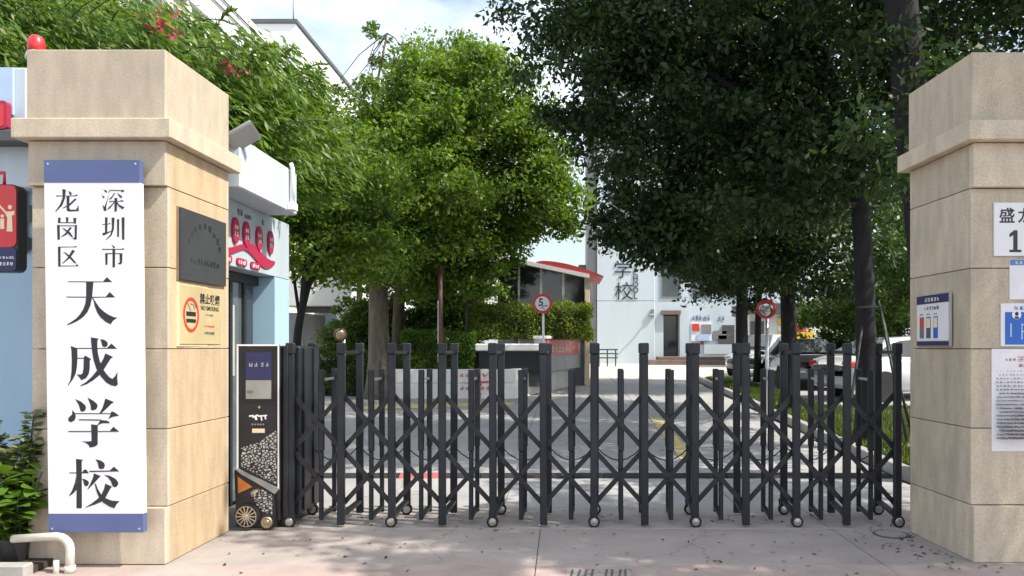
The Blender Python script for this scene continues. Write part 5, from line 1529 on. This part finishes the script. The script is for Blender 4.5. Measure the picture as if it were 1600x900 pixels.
# ================================================================== CARS
def car(name, label, paint, loc, rz, L=4.6, W=1.78, H=1.47, group='cars parked beyond the lawn'):
    t = thing(name, (0, 0, 0), label, 'car', group)
    # body loft: (x, z_low, z_top, half width)
    st = [(-.5, .42, .80, .70), (-.485, .30, .95, .82), (-.44, .25, 1.00, .87), (-.34, .22, 1.02, .89), (-.15, .20, .98, .89), (.1, .20, .96, .89), (.25, .22, .93, .88), (.38, .24, .84, .86), (.46, .26, .74, .80), (.5, .36, .62, .66)]
    vs, fs = [], []
    for x, zl, zt_, hw in st:
        hw *= W / 1.78
        zz = H / 1.47
        ring = [(0, zl), (hw * .8, zl), (hw * .97, zl + .08), (hw, (zl + zt_) / 2), (hw * .98, zt_ - .10), (hw * .88, zt_ - .015), (hw * .5, zt_ + .012), (0, zt_ + .018)]
        full = ring + [(-a, b) for a, b in ring[-2:0:-1]]
        vs += [(x * L, a, b * zz) for a, b in full]
    m = 14
    for i in range(len(st) - 1):
        for k in range(m): fs.append([i * m + k, i * m + (k + 1) % m, (i + 1) * m + (k + 1) % m, (i + 1) * m + k])
    fs += [list(range(m)), [(len(st) - 1) * m + k for k in range(m)][::-1]]
    add('body', vs, fs, paint, t, True)
    # greenhouse
    gs = [(-.40, .99, .98, .74, .70), (-.30, .98, 1.24, .76, .64), (-.19, .97, 1.42, .77, .60), (-.02, .95, 1.47, .78, .59), (.10, .95, 1.42, .78, .60), (.22, .94, 1.17, .77, .66), (.30, .92, .94, .75, .72)]
    vs, fs = [], []
    for x, zl, zt_, hb, ht in gs:
        sc = W / 1.78; zz = H / 1.47
        vs += [(x * L, -hb * sc, zl * zz), (x * L, -ht * sc, zt_ * zz - .05), (x * L, -ht * sc * .85, zt_ * zz), (x * L, ht * sc * .85, zt_ * zz), (x * L, ht * sc, zt_ * zz - .05), (x * L, hb * sc, zl * zz)]
    for i in range(len(gs) - 1):
        for k in range(5): fs.append([i * 6 + k, i * 6 + k + 1, (i + 1) * 6 + k + 1, (i + 1) * 6 + k])
    add('cabin', vs, fs, paint, t, True)
    sc = W / 1.78; zz = H / 1.47
    for s in (-1, 1):
        for pts in (([(-.335, 1.03), (-.255, 1.25), (-.175, 1.36), (-.09, 1.39), (-.09, 1.00)]), ([(-.075, 1.00), (-.075, 1.395), (.02, 1.395), (.09, 1.345), (.19, 1.13), (.235, .985)])):
            wv, wf = [], []
            for off in (.0, .012):
                for x, z in pts:
                    f = (z - .95) / .47
                    hb = (.775 - .165 * f) * sc + .006 + off
                    wv.append((x * L, s * hb, z * zz))
            n = len(pts)
            wf = [list(range(n)), [n + k for k in range(n)][::-1]] + [[k, n + k, n + (k + 1) % n, (k + 1) % n] for k in range(n)]
            add('side_window', wv, wf, M['car_glass'], t)
        for xw in (-.30, .305):
            c = V(xw * L, s * (W / 2 - .115), .32)
            ty = add_bm('wheel', lathe([(.22, -.10), (.30, -.10), (.32, -.07), (.32, .07), (.30, .10), (.22, .10)], c, 'y', 24), M['rubber'], t)
            add_bm('rim', lathe([(.001, -.095), (.06, -.108), (.21, -.085), (.215, .085), (.06, .108), (.001, .095)], c, 'y', 18), M['chrome'], ty)
            add_bm('wheel_arch', lathe([(.33, -.015), (.37, -.012), (.37, .012), (.33, .015)], V(c.x, s * (W / 2 - .012), c.z + .01), 'y', 24), M['rubber'], t)
        add_bm('tail_light', box_geo(-.497 * L, -.44 * L, s * .52 * sc - .0 if s > 0 else -.86 * sc, .86 * sc if s > 0 else -.52 * sc, .76 * zz, .90 * zz, .03), M['tail'], t)
        add_bm('headlight', box_geo(.43 * L, .487 * L, min(s * .50, s * .79) * sc, max(s * .50, s * .79) * sc, .60 * zz, .72 * zz, .03), M['lamp_glass'], t)
        add_bm('door_mirror', box_geo(.16 * L, .20 * L, min(s * .86, s * 1.02) * sc, max(s * .86, s * 1.02) * sc, .97 * zz, 1.08 * zz, .03), paint, t)
        add_bm('door_handle', box_geo(-.06 * L, -.02 * L, min(s * .885, s * .91) * sc, max(s * .885, s * .91) * sc, .80 * zz, .83 * zz, .006), M['chrome'], t)
    for nm, xs_, zs_, hw_ in (('rear_window', (-.392, -.215), (1.025, 1.40), (.62, .50)), ('windscreen', (.285, .115), (.985, 1.40), (.66, .50))):
        d_ = -1 if xs_[0] < 0 else 1
        q = [V(xs_[0] * L, -hw_[0] * sc, zs_[0] * zz), V(xs_[0] * L, hw_[0] * sc, zs_[0] * zz), V(xs_[1] * L, hw_[1] * sc, zs_[1] * zz), V(xs_[1] * L, -hw_[1] * sc, zs_[1] * zz)]
        o1, o2 = V(d_ * .03, 0, .03), V(d_ * .05, 0, .045)
        add(nm, [p + o1 for p in q] + [p + o2 for p in q], [[0, 1, 2, 3], [7, 6, 5, 4]] + [[k, (k + 1) % 4, 4 + (k + 1) % 4, 4 + k] for k in range(4)], M['car_glass'], t)
    add_bm('bumper', box_geo(-.508 * L, -.47 * L, -.78 * sc, .78 * sc, .34 * zz, .56 * zz, .04), M['dgrey_panel'] if paint is M['car_dark'] else paint, t)
    add_bm('number_plate', box_geo(-.512 * L, -.503 * L, -.20, .20, .63 * zz, .73 * zz), M['navy'], t)
    add_bm('grille', box_geo(.485 * L, .505 * L, -.45, .45, .42 * zz, .58 * zz, .02), M['black'], t)
    t.location = loc
    t.rotation_euler = (0, 0, rz)
    return t
def pz(y): return zg(y) + .12
car('parked_car', 'white sedan seen from its rear quarter behind the braced tree', M['car_white'], (8.55, 18.9, pz(18.5)), math.radians(14), H=1.52)
car('parked_car', 'black sedan with its rear to the drive, left of the white sedan', M['car_dark'], (X_(1272, 22.7) - .3, 23.2, pz(22.5) - .05), math.radians(86))
car('parked_car', 'silver car nosing out behind the trunks below the traffic mirror', M['car_silver'], (X_(1196, 30.5), 30.5, zg(30.5)), math.radians(-125), H=1.6)
